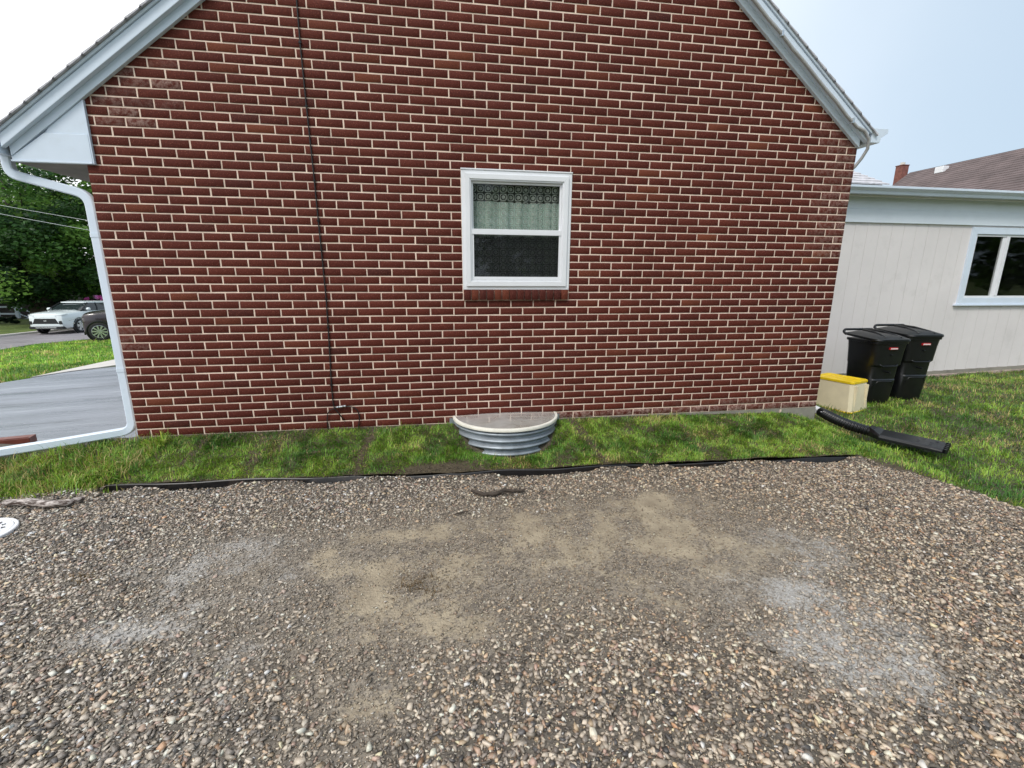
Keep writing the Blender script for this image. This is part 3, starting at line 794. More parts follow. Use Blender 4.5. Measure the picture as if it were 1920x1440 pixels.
for a, b_ in ((1.603, 1.617), (1.622, 1.655), (1.663, 1.680)): cc.tube([(a, -.02, .2 + (a - 1.6) * .12), (b_, -.02, .2 + (b_ - 1.6) * .12)], .0095, 8)
build_split(cc, "splice", M_cargrey, cb2, Matrix.Translation((-1.64, 0, 0)), smooth='auto')
# grey service cable clipped along the right rake, looping into the wall corner
cb3 = thing("service_cable", "grey cable clipped along the white roof edge, hooking around its lower end above the bins", "cable", (Wd, 0, 0))
def rk(x, v, y): return (x, y, rz_top(x, v))
cc = MB()
run = [rk(RX + .1 + (Wd - .12 - RX - .1) * k / 24, .068 - .010 * math.sin(k * 1.3) ** 2, -.086) for k in range(25)]
run += [(6.36, -.092, 2.62), (6.425, -.085, 2.555), (6.452, -.06, 2.48), (6.445, -.02, 2.41), (6.425, .02, 2.345), (6.398, .05, 2.30)]
cc.tube(run, .0135, 8)
o = cc.build("cable_run", M_conduit, cb3, smooth=True); o.matrix_parent_inverse = Matrix.Translation((-Wd, 0, 0))
for x in (5.42, 6.22, 4.4):
    cc = MB(); cc.add([], []); z = rz_top(x, .066); cc.box(x - .010, -.106, z - .022, x + .010, -.0705, z + .022)
    o = cc.build("clip", M_cargrey, cb3, bevel=.002); o.matrix_parent_inverse = Matrix.Translation((-Wd, 0, 0))

# ------------------------------------------------------------------ window well
well = thing("window_well", "corrugated galvanised half round window well with cream rimmed cover against the wall", "window well", (3.10, 0, 0))
WA, WB_ = .475, .452
def half_ell(da, n=40): return [(math.cos(PI + PI * k / n) * (WA + da), math.sin(PI + PI * k / n) * (WB_ + da)) for k in range(n + 1)]
rings = []
prof = [(.052, .0)] + [(.046 - k * .0075, .018 * math.sin(2 * PI * (k * .0075) / .062 - PI / 2) - .008) for k in range(37)]
for z, da in prof: rings.append([(x, min(y, -.001), z) for x, y in half_ell(da - (.046 - z) * .10)])
sh = MB(); sh.loft(rings, closed=False, cap=False); o = sh.build("shell", M_galv, well, smooth=True)
md = o.modifiers.new("thick", 'SOLIDIFY'); md.thickness = .003
fl = MB(); fl.box(-WA - .045, -.006, -.2, -WA + .01, .001, .05); fl.box(WA - .01, -.006, -.2, WA + .045, .001, .05); build_split(fl, "flange", M_galv, well)
ri = MB(); rings = []
for da, z in ((.004, .046), (.014, .046), (.016, .060), (.012, .070), (-.008, .073), (-.012, .066), (.004, .058)): rings.append([(x, min(y, -.002), z) for x, y in half_ell(da)])
rings.append(rings[0])
ri.loft(rings, closed=False, cap=False); ri.build("rim", M_rim, well, smooth='auto')
cv = MB(); n = 40; pts = half_ell(-.012); vs = [(0, -.004, .083)]; fs = []
for ring_i, t in enumerate((.33, .66, 1.0)):
    for x, y in pts: vs.append((x * t, min(y * t, -.002), .068 + .015 * (1 - t * t)))
for i in range(n): fs.append((0, 1 + i, 2 + i))
for r_ in range(2):
    for i in range(n): a = 1 + r_ * (n + 1) + i; b_ = a + n + 1; fs.append((a, b_, b_ + 1, a + 1))
cv.add(vs, fs); cv.build("cover", M_cover, well, smooth=True)
dk = MB(); dk.add([(x, y, -.19) for x, y in half_ell(-.03)], [tuple(range(41))]); dk.build("well_floor", M_concrete, well)

# ------------------------------------------------------------------ landscape edging
ed = MB(); rings = []
exs = np.arange(.10, 6.08, .06)
for i, x in enumerate(exs):
    ye = float(edge_y(x)); top = -.163 - .014 * float(sstep(3.2, 4.4, x)) + .010 * math.sin(x * 2.1) + .006 * math.sin(x * 7)
    if 1.85 < x < 2.62: top = -.186 + .02 * ((x - 2.2) / .4) ** 2
    lean = .012 * math.sin(x * 1.7 + 1)
    rings.append([(x, ye - .004 + lean, -.27), (x, ye - .006 - lean, top), (x, ye - .001 - lean, top + .006), (x, ye + .006 - lean, top), (x, ye + .004, -.27)])
ed.loft(rings, closed=False, cap=False)
o = ed.build("landscape_edging", M_edging, smooth='auto'); tag(o, "long black plastic lawn edging strip between the sod and the gravel", "edging")

# ------------------------------------------------------------------ gravel
def stone_templates(n, pts, seed):
    r = np.random.default_rng(seed); out = []
    for _ in range(n):
        bm = bmesh.new()
        P = r.uniform(-1, 1, size=(pts, 3)); P /= ((np.abs(P) ** 5).sum(1) ** .2)[:, None]; P *= r.uniform(.72, 1.0, (pts, 1)); P *= np.array([.95, .95, .85])
        for p in P: bm.verts.new(p)
        bmesh.ops.convex_hull(bm, input=bm.verts)
        bmesh.ops.delete(bm, geom=[v for v in bm.verts if not v.link_faces], context='VERTS')
        bmesh.ops.triangulate(bm, faces=bm.faces)
        bm.verts.index_update(); out.append((np.array([v.co[:] for v in bm.verts]), np.array([[v.index for v in f.verts] for f in bm.faces])))
        bm.free()
    return out
PAL = np.array([1.0, .975, .935]) * np.array([[.27, .24, .205], [.38, .34, .295], [.19, .17, .155], [.125, .11, .10], [.055, .053, .055], [.38, .30, .215], [.29, .215, .155], [.21, .15, .115], [.50, .45, .39], [.40, .245, .15], [.66, .62, .55], [.26, .185, .16]])
PW = np.array([22, 20, 17, 11, 9, 8, 6, 5, 9, 1.2, 2.5, 4.]); PW /= PW.sum()
def scatter_stones(name, x, y, size, temps, flat=(.38, .75), sink=.26, dirt=None, dcol=None):
    n = len(x); z = ground_z(x, y)
    kind = RNG.integers(0, len(temps), n); ang = RNG.uniform(0, 2 * PI, n); tilt = RNG.normal(0, .35, n); td = RNG.uniform(0, 2 * PI, n)
    sx = size * RNG.uniform(.8, 1.3, n); sy = size * RNG.uniform(.6, 1.0, n); sz = size * RNG.uniform(flat[0], flat[1], n)
    col = np.minimum(.66, PAL[RNG.choice(len(PAL), n, p=PW)] * np.clip(RNG.lognormal(.17, .38, (n, 1)), .28, 2.1))
    wt = sstep(1.4, 4.2, x)[:, None]; col = col * (np.array([1.04, 1.03, 1.02]) * (1 - wt) + np.array([1.0, .935, .85]) * wt)  # left stones paler, wet sheen put into the colour; right stones warmer
    if dirt is not None: col = col * (1 - dirt[:, None]) + (np.array([.40, .355, .30]) if dcol is None else dcol) * dirt[:, None]
    Vs, Ts, Cs = [], [], []; base = 0
    for k, (tv, tf) in enumerate(temps):
        I = np.where(kind == k)[0]
        if not len(I): continue
        P = tv[None] * np.stack([sx[I], sy[I], sz[I]], -1)[:, None, :] * .5
        ct, st = np.cos(tilt[I])[:, None], np.sin(tilt[I])[:, None]
        P = np.stack([P[..., 0], P[..., 1] * ct - P[..., 2] * st, P[..., 1] * st + P[..., 2] * ct], -1)
        ca, sa_ = np.cos(ang[I])[:, None], np.sin(ang[I])[:, None]
        P = np.stack([P[..., 0] * ca - P[..., 1] * sa_, P[..., 0] * sa_ + P[..., 1] * ca, P[..., 2]], -1)
        P += np.stack([x[I], y[I], z[I] + sz[I] * (.5 - sink)], -1)[:, None, :]
        Vs.append(P.reshape(-1, 3)); nvt = len(tv)
        Ts.append((tf[None] + (base + np.arange(len(I)) * nvt)[:, None, None]).reshape(-1, 3)); base += len(I) * nvt
        Cs.append(np.repeat(col[I], nvt, 0))
    o = np_mesh(name, np.concatenate(Vs), None, np.concatenate(Ts), M_stone, np.concatenate(Cs))
    return tag(o, kind='stuff')
T_big = stone_templates(16, 11, 3); T_small = stone_templates(8, 7, 4)
def rand_area(n, x0, x1, y0, y1): return RNG.uniform(x0, x1, n), RNG.uniform(y0, y1, n)
# coarse stones
x, y = rand_area(230000, -1.6, 7.4, -4.2, -.5)
vis = (y < edge_y(x) - .012)
# keep the part of the pad seen by the lens dense and thin it out around
seen = (x > 1.0 - 1.05 * (y + 3.1)) & (x < 4.45 + 1.62 * (y + 3.25))
k = vis & (RNG.random(len(x)) < np.clip(coarse_mask(x, y) * 1.15, 0, 1) * np.where(seen, .86, .5)); x, y = x[k], y[k]
size = np.clip(RNG.lognormal(math.log(.0170), .34, len(x)), .008, .033) * (1 + .16 * sstep(-1.6, -2.9, y))
gm_, cm_ = grey_mask(x, y), coarse_mask(x, y)
def dust_sheen_colour(g): return np.array([.36, .295, .21]) * (1 - g[:, None]) + np.array([.50, .48, .45]) * g[:, None]  # tan dust; the grey end also carries wet sheen as colour
scatter_stones("gravel", x, y, size, T_big, dirt=np.clip(.0 + .40 * (1 - cm_) + .2 * gm_, 0, .6), dcol=dust_sheen_colour(gm_))
# small stones everywhere
x, y = rand_area(480000, -1.4, 7.2, -3.8, -.5)
seen = ((x > .85 - 1.05 * (y + 3.1)) & (x < 4.6 + 1.62 * (y + 3.25))) | (RNG.random(len(x)) < .3)
m = mud_mask(x, y); g_ = grey_mask(x, y)
k = seen & (y < edge_y(x) - .006) & (RNG.random(len(x)) < .80 * (1 - .93 * m) * (1 - .70 * g_) * (1 - .55 * coarse_mask(x, y))); x, y = x[k], y[k]
size = np.clip(RNG.lognormal(math.log(.0105), .36, len(x)), .005, .021)
scatter_stones("fine_gravel", x, y, size, T_small, sink=.2, dirt=np.clip(.10 + .34 * (1 - coarse_mask(x, y)) + .2 * grey_mask(x, y), 0, .7), dcol=dust_sheen_colour(grey_mask(x, y)))
tag(bpy.data.objects["gravel"], "loose coarse gravel stones covering the parking pad", "gravel"); tag(bpy.data.objects["fine_gravel"], "fine grey grit between the coarser stones of the pad", "gravel")

# ------------------------------------------------------------------ grass
def blades(name, x, y, zf, length, width, tone, label, lean=.6, droop=.35):
    n = len(x); z = zf(x, y) - .006
    a = fbm(x, y, 7, 140) * 14 + RNG.normal(0, .9, n); L_ = length * RNG.lognormal(-.12, .34, n) * (.55 + .9 * fbm(x, y, 6, 150)); w = width * RNG.uniform(.7, 1.3, n)
    ln = np.clip(np.abs(RNG.normal(lean * .75, lean * .55, n)), 0, 1.45); dx, dy = np.cos(a), np.sin(a)
    px_, py_ = -dy, dx
    h1 = L_ * .55 * np.cos(ln * .6); o1 = L_ * .55 * np.sin(ln * .6)
    l2 = ln + droop; h2 = h1 + L_ * .45 * np.cos(l2); o2 = o1 + L_ * .45 * np.sin(l2)
    V = np.empty((n, 5, 3), np.float32)
    V[:, 0] = np.stack([x - px_ * w / 2, y - py_ * w / 2, z], -1); V[:, 1] = np.stack([x + px_ * w / 2, y + py_ * w / 2, z], -1)
    V[:, 2] = np.stack([x + dx * o1 + px_ * w * .4, y + dy * o1 + py_ * w * .4, z + h1], -1); V[:, 3] = np.stack([x + dx * o1 - px_ * w * .4, y + dy * o1 - py_ * w * .4, z + h1], -1)
    V[:, 4] = np.stack([x + dx * o2, y + dy * o2, z + np.maximum(h2, .004)], -1)
    i = np.arange(n)[:, None] * 5
    q = i + np.array([[0, 1, 2, 3]]); t = i + np.array([[3, 2, 4]])
    col = np.repeat(tone, 5, 0)
    o = np_mesh(name, V.reshape(-1, 3), q, t, M_grass, col)
    return tag(o, label, "grass", kind='stuff')
def grass_tone(x, y, yellow, seed=0):
    n = len(x)
    base = np.array([.118, .26, .026]); lite = np.array([.27, .44, .06]); dark = np.array([.045, .145, .024]); straw = np.array([.56, .45, .18])
    f = sstep(.3, .7, fbm(x, y, 3.2, 60 + seed))[:, None]; c = base * (1 - f) + lite * f
    d = sstep(.48, .70, fbm(x, y, 4.5, 70 + seed))[:, None] * .7; c = c * (1 - d) + dark * d
    c = c * RNG.uniform(.5, 1.6, (n, 1))
    c[:, 0] *= RNG.uniform(.8, 1.35, n)
    yl = sstep(.56, .72, fbm(x, y, 2.6, 95 + seed)); s = (RNG.random(n) < yellow * .5 + .5 * yl * (RNG.random(n) < .8))[:, None]
    return np.where(s, straw * RNG.uniform(.5, 1.3, (n, 1)), c)
SEAM = [.52, 1.02, 1.86, 3.78, 4.75, 5.55]
def seam(x, y):
    s = np.zeros_like(x)
    for i, a in enumerate(SEAM): s = np.maximum(s, (1.0 if a in (1.86, 3.78) else .6) * np.exp(-((x - a - .12 * (y + .4) * (-1) ** i - .05 * (fbm(x, y, 6, 7) - .5)) / .042) ** 2))
    return s
# sod strip
x, y = rand_area(170000, -.15, 6.45, -.95, -.012)
inwell = ((x - 3.10) / (WA + .008)) ** 2 + (y / (WB_ + .012)) ** 2 < 1
bare = .55 * sstep(.60, .72, fbm(x, y, 5, 123)) + np.exp(-((x - 2.45) / .42) ** 4) * sstep(-.56, -.66, y) + np.exp(-((x - 1.0) / .5) ** 2) * sstep(-.60, -.66, y) * .6
sm = seam(x, y)
k = (y > edge_y(x) + .008) & ~inwell & (RNG.random(len(x)) > sm * .9) & (RNG.random(len(x)) > bare * 1.05) & (RNG.random(len(x)) > .55 * sstep(-.05, -.0, y))
x, y, sm = x[k], y[k], sm[k]
blades("sod_grass", x, y, ground_z, .032, .0042, grass_tone(x, y, .10 + .5 * sm), "freshly laid green sod strip along the foot of the brick wall", .95, .5)
# right lawn
x, y = rand_area(260000, 6.0, 13.5, -4.3, 2.0)
dist = np.hypot(x - 2.5, y + 4.1)
inside_house = (x < 6.45) & (y > -.03)
k = (y > edge_y(x) + (fbm(x, y, 3.2, 210) - .52) * .45 - .10 * RNG.random(len(x)) ** 2) & (x > 6.05) & ~inside_house & (RNG.random(len(x)) < np.clip(1.35 - dist / 14, .35, 1)) & (y < 1.86)
k &= (x < 6.9 + 1.9 * (y + 2.6) + 1.0)
x, y = x[k], y[k]
blades("lawn_grass", x, y, ground_z, .046, .0055, grass_tone(x, y, np.clip(.05 + .26 * sstep(.45, .75, fbm(x, y, 1.6, 88)), 0, .5), 9), "side yard lawn of mixed green and straw coloured grass", .95, .5)
# unmown left patch
x, y = rand_area(34000, -1.6, .25, -1.0, .12)
k = (y > edge_y(x) - .08 * RNG.random(len(x)) ** 2) & ~((y > .0) & (x > -.1)) & (y < .10 + .27 * np.minimum(x, 0)) & (RNG.random(len(x)) < .14 + .9 * sstep(.40, .65, fbm(x, y, 3.3, 15)))
x, y = x[k], y[k]
blades("tall_grass", x, y, ground_z, .066, .0050, grass_tone(x, y, .45, 21), "tufty uncut grass beside the left corner of the brick house", 1.0, .5)
# grass of the front lawn beyond the driveway
x, y = rand_area(150000, -14.2, -2.5, 2.0, 24.0)
k = (x < -5.2) | (y > 7.2); k &= ~((x > -5.75) & (x < -4.4) & (y > 5.6) & (y < 12.7) & (x > -5.06 - .13 * (y - 5.7)))
k &= (x > -13.4 + np.clip((y - 17), 0, 20) * .45); k &= (x + .607 * y < .25) & (x + .607 * y > -6.5); x, y = x[k], y[k]
tone = grass_tone(x, y, .02, 33) * np.where((sstep(10, 5.5, y) > .3)[:, None], 1.0, 1.45)
blades("front_lawn_grass", x, y, lambda a, b_: z_left(a, b_) + .0, .075, .016, tone, "bright green front lawn between the driveway and the street", .6)

# ------------------------------------------------------------------ small things on the ground
def wavy_log(name, pts, rad, mat, label, cat, seg=12, twigs=()):
    mb = MB(); P = []; r = []
    for i in range(len(pts) - 1):
        for k in range(5):
            t = k / 5; a, b_ = Vector(pts[i]), Vector(pts[i + 1]); P.append(a.lerp(b_, t) + Vector((random.uniform(-1, 1), random.uniform(-1, 1), random.uniform(-1, 1))) * .003)
            r.append((rad[i] * (1 - t) + rad[i + 1] * t) * random.uniform(.9, 1.1))
    P.append(Vector(pts[-1])); r.append(rad[-1]); mb.tube(P, r, seg)
    for tw in twigs: mb.tube(tw, [.006, .004, .002][:len(tw)], 6)
    o = mb.build(name, mat, smooth='auto', angle=60); return tag(o, label, cat)
zg = lambda x, y: float(ground_z(x, y))
wavy_log("log", [(-.39, -.785, -.165), (-.25, -.79, -.165), (-.10, -.835, -.170), (.00, -.825, -.172), (.07, -.775, -.165)], [.022, .026, .024, .021, .012], M_log, "short grey weathered log lying where grass meets gravel", "log")
wavy_log("fallen_branch", [(2.70, -1.02, -.185), (2.78, -1.10, -.182), (2.86, -1.105, -.185), (2.95, -1.06, -.18), (3.03, -1.085, -.183), (3.09, -1.07, -.18)], [.010, .015, .014, .013, .012, .006], M_bark, "curved brown stick lying on the gravel below the window well", "branch", 8, [((2.9, -1.09, -.18), (2.96, -1.13, -.17), (3.0, -1.17, -.175))])
wavy_log("fallen_twig", [(2.565, -1.335, -.193), (2.61, -1.325, -.19), (2.655, -1.31, -.19)], [.004, .006, .004], M_bark, "thin short twig lying on the tan mud patch", "twig", 6)
xx = np.concatenate([.66 + RNG.normal(0, .045, 120), 2.37 + RNG.normal(0, .08, 200)]); yy = np.concatenate([-1.70 + RNG.normal(0, .03, 120), -2.0 + RNG.normal(0, .05, 200)])
blades("dead_weeds", xx, yy, ground_z, .030, .004, np.array([.17, .115, .055]) * RNG.uniform(.5, 1.5, (320, 1)), "small patches of dead rusty brown weed in the gravel", 1.2, .6)
# clods of bare soil along the edging and the sod seams
xx, yy = rand_area(14000, .1, 6.3, -.95, -.03)
pk = (1.2 * np.exp(-((xx - 2.45) / .42) ** 4) * sstep(-.54, -.64, yy) + .9 * seam(xx, yy) + .5 * np.exp(-((yy - edge_y(xx) - .03) / .05) ** 2) + .35 * np.exp(-((yy - edge_y(xx) + .06) / .05) ** 2) + .3 * sstep(-.06, -.02, yy))
kk = (RNG.random(len(xx)) < pk) & ~(((xx - 3.1) / .49) ** 2 + (yy / .47) ** 2 < 1); xx, yy = xx[kk], yy[kk]
tag(scatter_stones("soil_clods", xx, yy, np.clip(RNG.lognormal(math.log(.012), .4, len(xx)), .005, .03), T_small, dirt=np.full(len(xx), .93), dcol=np.array([.085, .062, .042])), "dark crumbs of bare soil along the sod seams and edging", "soil")
# round cover in the gravel at the left edge
dc = thing("utility_cover", "round white utility cover with dark raised lettering set in the gravel", "utility cover", (-.272, -1.150, -.193))
mb = MB(); mb.loft([[(math.cos(2 * PI * k / 40) * r, math.sin(2 * PI * k / 40) * r, z) for k in range(40)] for r, z in ((.185, -.05), (.185, .008), (.180, .012), (.168, .012), (.166, .004))], True, False)
mb.build("rim", M_whitew, dc, smooth='auto')
mb = MB(); mb.loft([[(math.cos(2 * PI * k / 40) * r, math.sin(2 * PI * k / 40) * r, z) for k in range(40)] for r, z in ((.1655, -.03), (.164, .006), (.159, .0105), (.001, .0135))], True, True)
for k in range(16):
    a = 2 * PI * k / 16; w_ = .008 if k % 3 else .014; c0, s0 = math.cos(a), math.sin(a)
    for (r0, r1, dw) in ((.112, .117, w_), (.119, .130, .003)):
        P = [(c0 * r0 - s0 * dw, s0 * r0 + c0 * dw), (c0 * r0 + s0 * dw, s0 * r0 - c0 * dw), (c0 * r1 + s0 * dw, s0 * r1 - c0 * dw), (c0 * r1 - s0 * dw, s0 * r1 + c0 * dw)]
        mb.prism(P, .0105, .0155, 'z', 1)
mb.build("lid", [M_whitew, M_black], dc)
# red block beside the downspout
rb = MB(); rb.box(-.45, -.055, 0, .45, .055, .062); rb.box(-.44, -.045, .0625, .44, -.035, .068)
o = rb.build("timber_block", M_redblock, bevel=.006); o.location = (-1.42, .175, -.10); o.rotation_euler = (0, 0, math.radians(14)); tag(o, "dark red painted timber lying on the driveway edge behind the white spout", "timber")

# ------------------------------------------------------------------ black corrugated drain pipe and splash flap on the right
dp = thing("drain_pipe", "black corrugated drain pipe with a flat end, lying on grass at the house corner", "drain pipe", (6.6, 0, -.12))
inv = Matrix.Translation((-6.6, 0, .12))
mb = MB(); mb.rtube([(6.60, .27, -.085), (6.575, .05, -.10)], .040, .030, (1, 0, 0)); o = mb.build("spout_end", M_whitew, dp, bevel=.002); o.matrix_parent_inverse = inv
path = arc_path([(6.585, .12, -.095), (6.570, -.08, -.115), (6.575, -.30, -.125), (6.64, -.48, -.130)], .14, 14)
fine = []; 
for a, b_ in zip(path[:-1], path[1:]):
    n = max(1, int((b_ - a).length / .004))
    for k in range(n): fine.append(a.lerp(b_, k / n))
s_len = 0; rad = []; last = fine[0]
for p in fine:
    s_len += (p - last).length; last = p
    rad.append(.047 + (.0065 * math.sin(2 * PI * s_len / .028) if .07 < s_len < .56 else .003))
mb = MB(); mb.tube(fine, rad, 16); o = mb.build("pipe", M_black, dp, smooth=True); o.matrix_parent_inverse = inv
mb = MB(); d = Vector((.30, -.46, 0)).normalized(); n_ = Vector((-d.y, d.x, 0)); P0 = Vector((6.66, -.47, 0))
rings = []
for t, hw, hh in ((-.05, .055, .045), (0.0, .10, .038), (.05, .135, .026), (.42, .145, .022), (.50, .145, .018)):
    c_ = P0 + d * t; z = -.165
    rings.append([(*(c_ - n_ * hw).xy, z), (*(c_ - n_ * hw).xy, z + hh * 1.1), (*(c_ - n_ * (hw - .02)).xy, z + hh * 1.9), (*(c_ + n_ * (hw - .02)).xy, z + hh * 1.9), (*(c_ + n_ * hw).xy, z + hh * 1.1), (*(c_ + n_ * hw).xy, z)])
mb.loft(rings); o = mb.build("flat_end", M_black, dp, bevel=.004); o.matrix_parent_inverse = inv
mb = MB()
for t in (.12, .22, .32, .41):
    for s_ in (-.07, .0, .07):
        c_ = P0 + d * (t + .03 * (s_ > 0)) + n_ * s_; mb.loft([[(c_.x + math.cos(a) * r, c_.y + math.sin(a) * r, z) for a in np.linspace(0, 2 * PI, 9)[:-1]] for r, z in ((.014, -.125), (.010, -.1195))])
for k in range(5):
    c_ = P0 + d * .515 + n_ * (-.12 + k * .06); mb.box(c_.x - .012, c_.y - .012, -.165, c_.x + .012, c_.y + .012, -.128)
build_split(mb, "knob", M_black, dp, inv)

# ------------------------------------------------------------------ step stool
st = thing("step_stool", "ivory plastic step box with bright yellow top between brick corner and black bins", "step stool", (7.30, .66, zg(7.3, .66) - .02), math.radians(19))
H = .372
def rr(hx, hy, z, c=.03):
    return [(-hx + c, -hy, z), (hx - c, -hy, z), (hx, -hy + c, z), (hx, hy - c, z), (hx - c, hy, z), (-hx + c, hy, z), (-hx, hy - c, z), (-hx, -hy + c, z)]
mb = MB(); mb.loft([rr(.200, .265, 0), rr(.197, .262, .02), rr(.168, .226, H - .03)], True, True)
mb.box(-.125, -.262, .03, -.113, -.222, H - .05); mb.box(.113, -.262, .03, .125, -.222, H - .05)
mb.build("body", M_ivory, st, bevel=.004)
mb = MB(); mb.loft([rr(.174, .232, H - .03), rr(.174, .232, H - .004), rr(.168, .226, H), rr(.135, .190, H), rr(.128, .183, H - .008), rr(.01, .01, H - .008, .003)], True, True)
for k in range(7): mb.box(-.11, -.165 + k * .05, H - .0085, .11, -.150 + k * .05, H - .003)
mb.build("top", M_yellow, st, bevel=.002)
mb = MB(); mb.loft([rr(.204, .269, -.01), rr(.204, .269, .018)], True, True); mb.build("foot_band", M_yellow, st, bevel=.003)

# ------------------------------------------------------------------ wheeled bins
def sect(hx, y0, y1, z, c=.07, bow=0.0):
    """rounded rectangle, front at y0 (negative) bowed out"""
    P = []
    for cx, cy, a0 in ((hx - c, y0 + c, -90), (hx - c, y1 - c, 0), (-hx + c, y1 - c, 90), (-hx + c, y0 + c, 180)):
        for k in range(6):
            a = math.radians(a0 + 90 * k / 5); P.append((cx + c * math.cos(a), cy + c * math.sin(a), z))
    if bow: P = [(x, y - bow * max(0, 1 - (x / hx) ** 2) * (1 if y < (y0 + y1) / 2 else 0), z) for x, y, z in P]
    return P
def make_bin(loc, rz, sc, label):
    t = thing("wheeled_bin", label, "trash bin", loc, rz, "black wheeled bins by the white siding"); t.scale = (sc, sc, sc)
    mb = MB()
    S_ = [(.155, -.165, .17, .0, .06), (.160, -.172, .175, .02, .06), (.182, -.192, .19, .30, .07), (.186, -.180, .19, .315, .07), (.192, -.186, .195, .46, .07), (.196, -.212, .20, .485, .07), (.205, -.222, .21, .66, .07), (.214, -.228, .215, .735, .07), (.226, -.238, .228, .738, .07), (.227, -.239, .228, .765, .07)]
    mb.loft([sect(hx, a, b_, z, c, .02) for hx, a, b_, z, c in S_]); mb.build("body", M_black, t, smooth='auto', angle=30)
    mb = MB()                                              # moulded front: handhold recess lip and lower panel
    mb.tube([(-.13, -.205, .505), (-.09, -.232, .475), (.09, -.232, .475), (.13, -.205, .505)], .010, 6); mb.tube([(-.125, -.19, .22), (-.09, -.205, .285), (.09, -.205, .285), (.125, -.19, .22)], .007, 6)
    mb.tube([(-.15, -.205, .50), (.15, -.205, .50)], .006, 6)
    build_split(mb, "front_rib", M_black, t, smooth=True)
    mb = MB(); mb.box(-.011, -.262, .395, .011, -.19, .41); mb.box(-.012, -.245, .60, .012, -.222, .615); build_split(mb, "latch_boss", M_black, t, bevel=.003)
    lid = MB()
    Ls = [(.238, -.252, .250, .767, 0), (.240, -.254, .252, .775, 0), (.236, -.250, .250, .792, .0), (.205, -.215, .225, .803, .0), (.16, -.16, .19, .822, .0), (.08, -.07, .12, .832, 0), (.01, -.01, .05, .834, 0)]
    lid.loft([[(x, y, z + .11 * (y + .25) * .55) for x, y, z in sect(hx, a, b_, z, min(.09, hx * .6), .02 if hx > .15 else 0)] for hx, a, b_, z, _ in Ls])
    l = lid.build("lid", M_black, t, smooth='auto', angle=28)
    mb = MB()
    for s_ in (-1, 1):
        mb.tube([(s_ * .045, .16, .862), (s_ * .06, .0, .852), (s_ * .085, -.14, .828), (s_ * .10, -.225, .806)], [.012, .014, .013, .008], 8)
    build_split(mb, "lid_rib", M_black, l, smooth=True)
    mb = MB(); mb.tube(arc_path([(-.21, .22, .80), (-.21, .268, .825), (-.185, .278, .852), (.185, .278, .852), (.21, .268, .825), (.21, .22, .80)], .03, 4), .015, 8); mb.build("handle", M_black, t, smooth=True)
    mb = MB(); mb.box(-.049, -.2535, .673, .049, -.225, .697); lb = mb.build("label", M_red, t, bevel=.002)
    mb = MB(); mb.box(-.044, -.2555, .678, .044, -.2538, .692); mb.build("print", M_palelabel, lb)
    for s_ in (-1, 1):
        mb = MB(); mb.loft([[(s_ * (.165 + dx), .17 + math.cos(a) * r, .085 + math.sin(a) * r) for a in np.linspace(0, 2 * PI, 25)[:-1]] for dx, r in ((0, .05), (0, .085), (.045, .085), (.05, .07), (.05, .03))]); mb.build("wheel", M_blackm, t, smooth='auto')
    return t
make_bin((7.865, .80, zg(7.86, .8) - .01), math.radians(-3), 1.03, "black lidded bin nearer the brick wall, partly behind the yellow topped step")
make_bin((8.40, .87, zg(8.4, .87) - .005), math.radians(-5), 1.06, "black lidded bin farther from the brick wall, beside open lawn")

# ------------------------------------------------------------------ side building with pale siding
wing = thing("side_building", "single storey building with pale grooved siding and white gutter behind the bins", "building", (8, 1.9, 0))
inv = Matrix.Translation((-8, -1.9, 0))
def wpart(mb, name, mat, par=None, **kw):
    o = mb.build(name, mat, par or wing, **kw)
    if par is None: o.matrix_parent_inverse = inv
    return o
X0, X1, WY = 6.35, 16.0, 1.90
wx0, wx1, wz0, wz1 = 10.40, 12.25, .945, 2.0
mb = MB(); bw = .203; x = X0
while x < X1:
    for (za, zb) in ((-.06, 2.10),):
        e = x + bw - .0045
        base = -.10 + .028 * (x - 10.2) * (x > 9)
        if e > wx0 and x < wx1:
            if x < wx0: mb.box(x, WY, base, min(e, wx0), WY + .03, zb)
            if e > wx1: mb.box(max(x, wx1), WY, base, e, WY + .03, zb)
            mb.box(max(x, wx0), WY, base, min(e, wx1), WY + .03, wz0); mb.box(max(x, wx0), WY, wz1, min(e, wx1), WY + .03, zb)
        else: mb.box(x, WY, base, e, WY + .03, zb)
    x += bw
for P in ((X0, -.1, wx0, 2.45), (wx1, -.1, X1, 2.45), (wx0, -.1, wx1, wz0), (wx0, wz1, wx1, 2.45)): mb.box(P[0], WY + .007, P[1] + .01, P[2], WY + .028, P[3])
mb.box(X1 - .2, WY + .03, -.1, X1, WY + 4, 2.45)
wpart(mb, "siding", M_siding)
mb = MB(); mb.prism([(X0, -.5), (X1, -.5), (X1, .06), (10.2, -.105), (X0, -.14)], WY - .02, WY + .03, 'y'); wpart(mb, "foundation", M_concrete)
mb = MB(); mb.add([(9.2, WY - .055, -.40), (15.0, WY - .055, -.40), (15.0, WY - .055, -.035), (9.2, WY - .055, -.185), (9.2, WY - .0205, -.40), (15.0, WY - .0205, -.40), (15.0, WY - .0205, -.03), (9.2, WY - .0205, -.18)], [(0, 1, 2, 3), (3, 2, 6, 7), (0, 3, 7, 4), (1, 5, 6, 2)]); wpart(mb, "base_board", M_greybark)
mb = MB(); mb.box(X0, WY - .028, 2.085, X1, WY + .0295, 2.262); mb.box(X0, WY - .018, 2.264, X1, WY + .0295, 2.431); wpart(mb, "frieze_board", M_frieze, bevel=.003)
mb = MB(); mb.box(X0, 1.78, 2.432, X1, WY + .03, 2.445); mb.box(X0, 1.76, 2.405, X1, 1.78, 2.53); wpart(mb, "soffit", M_cream, bevel=.002)
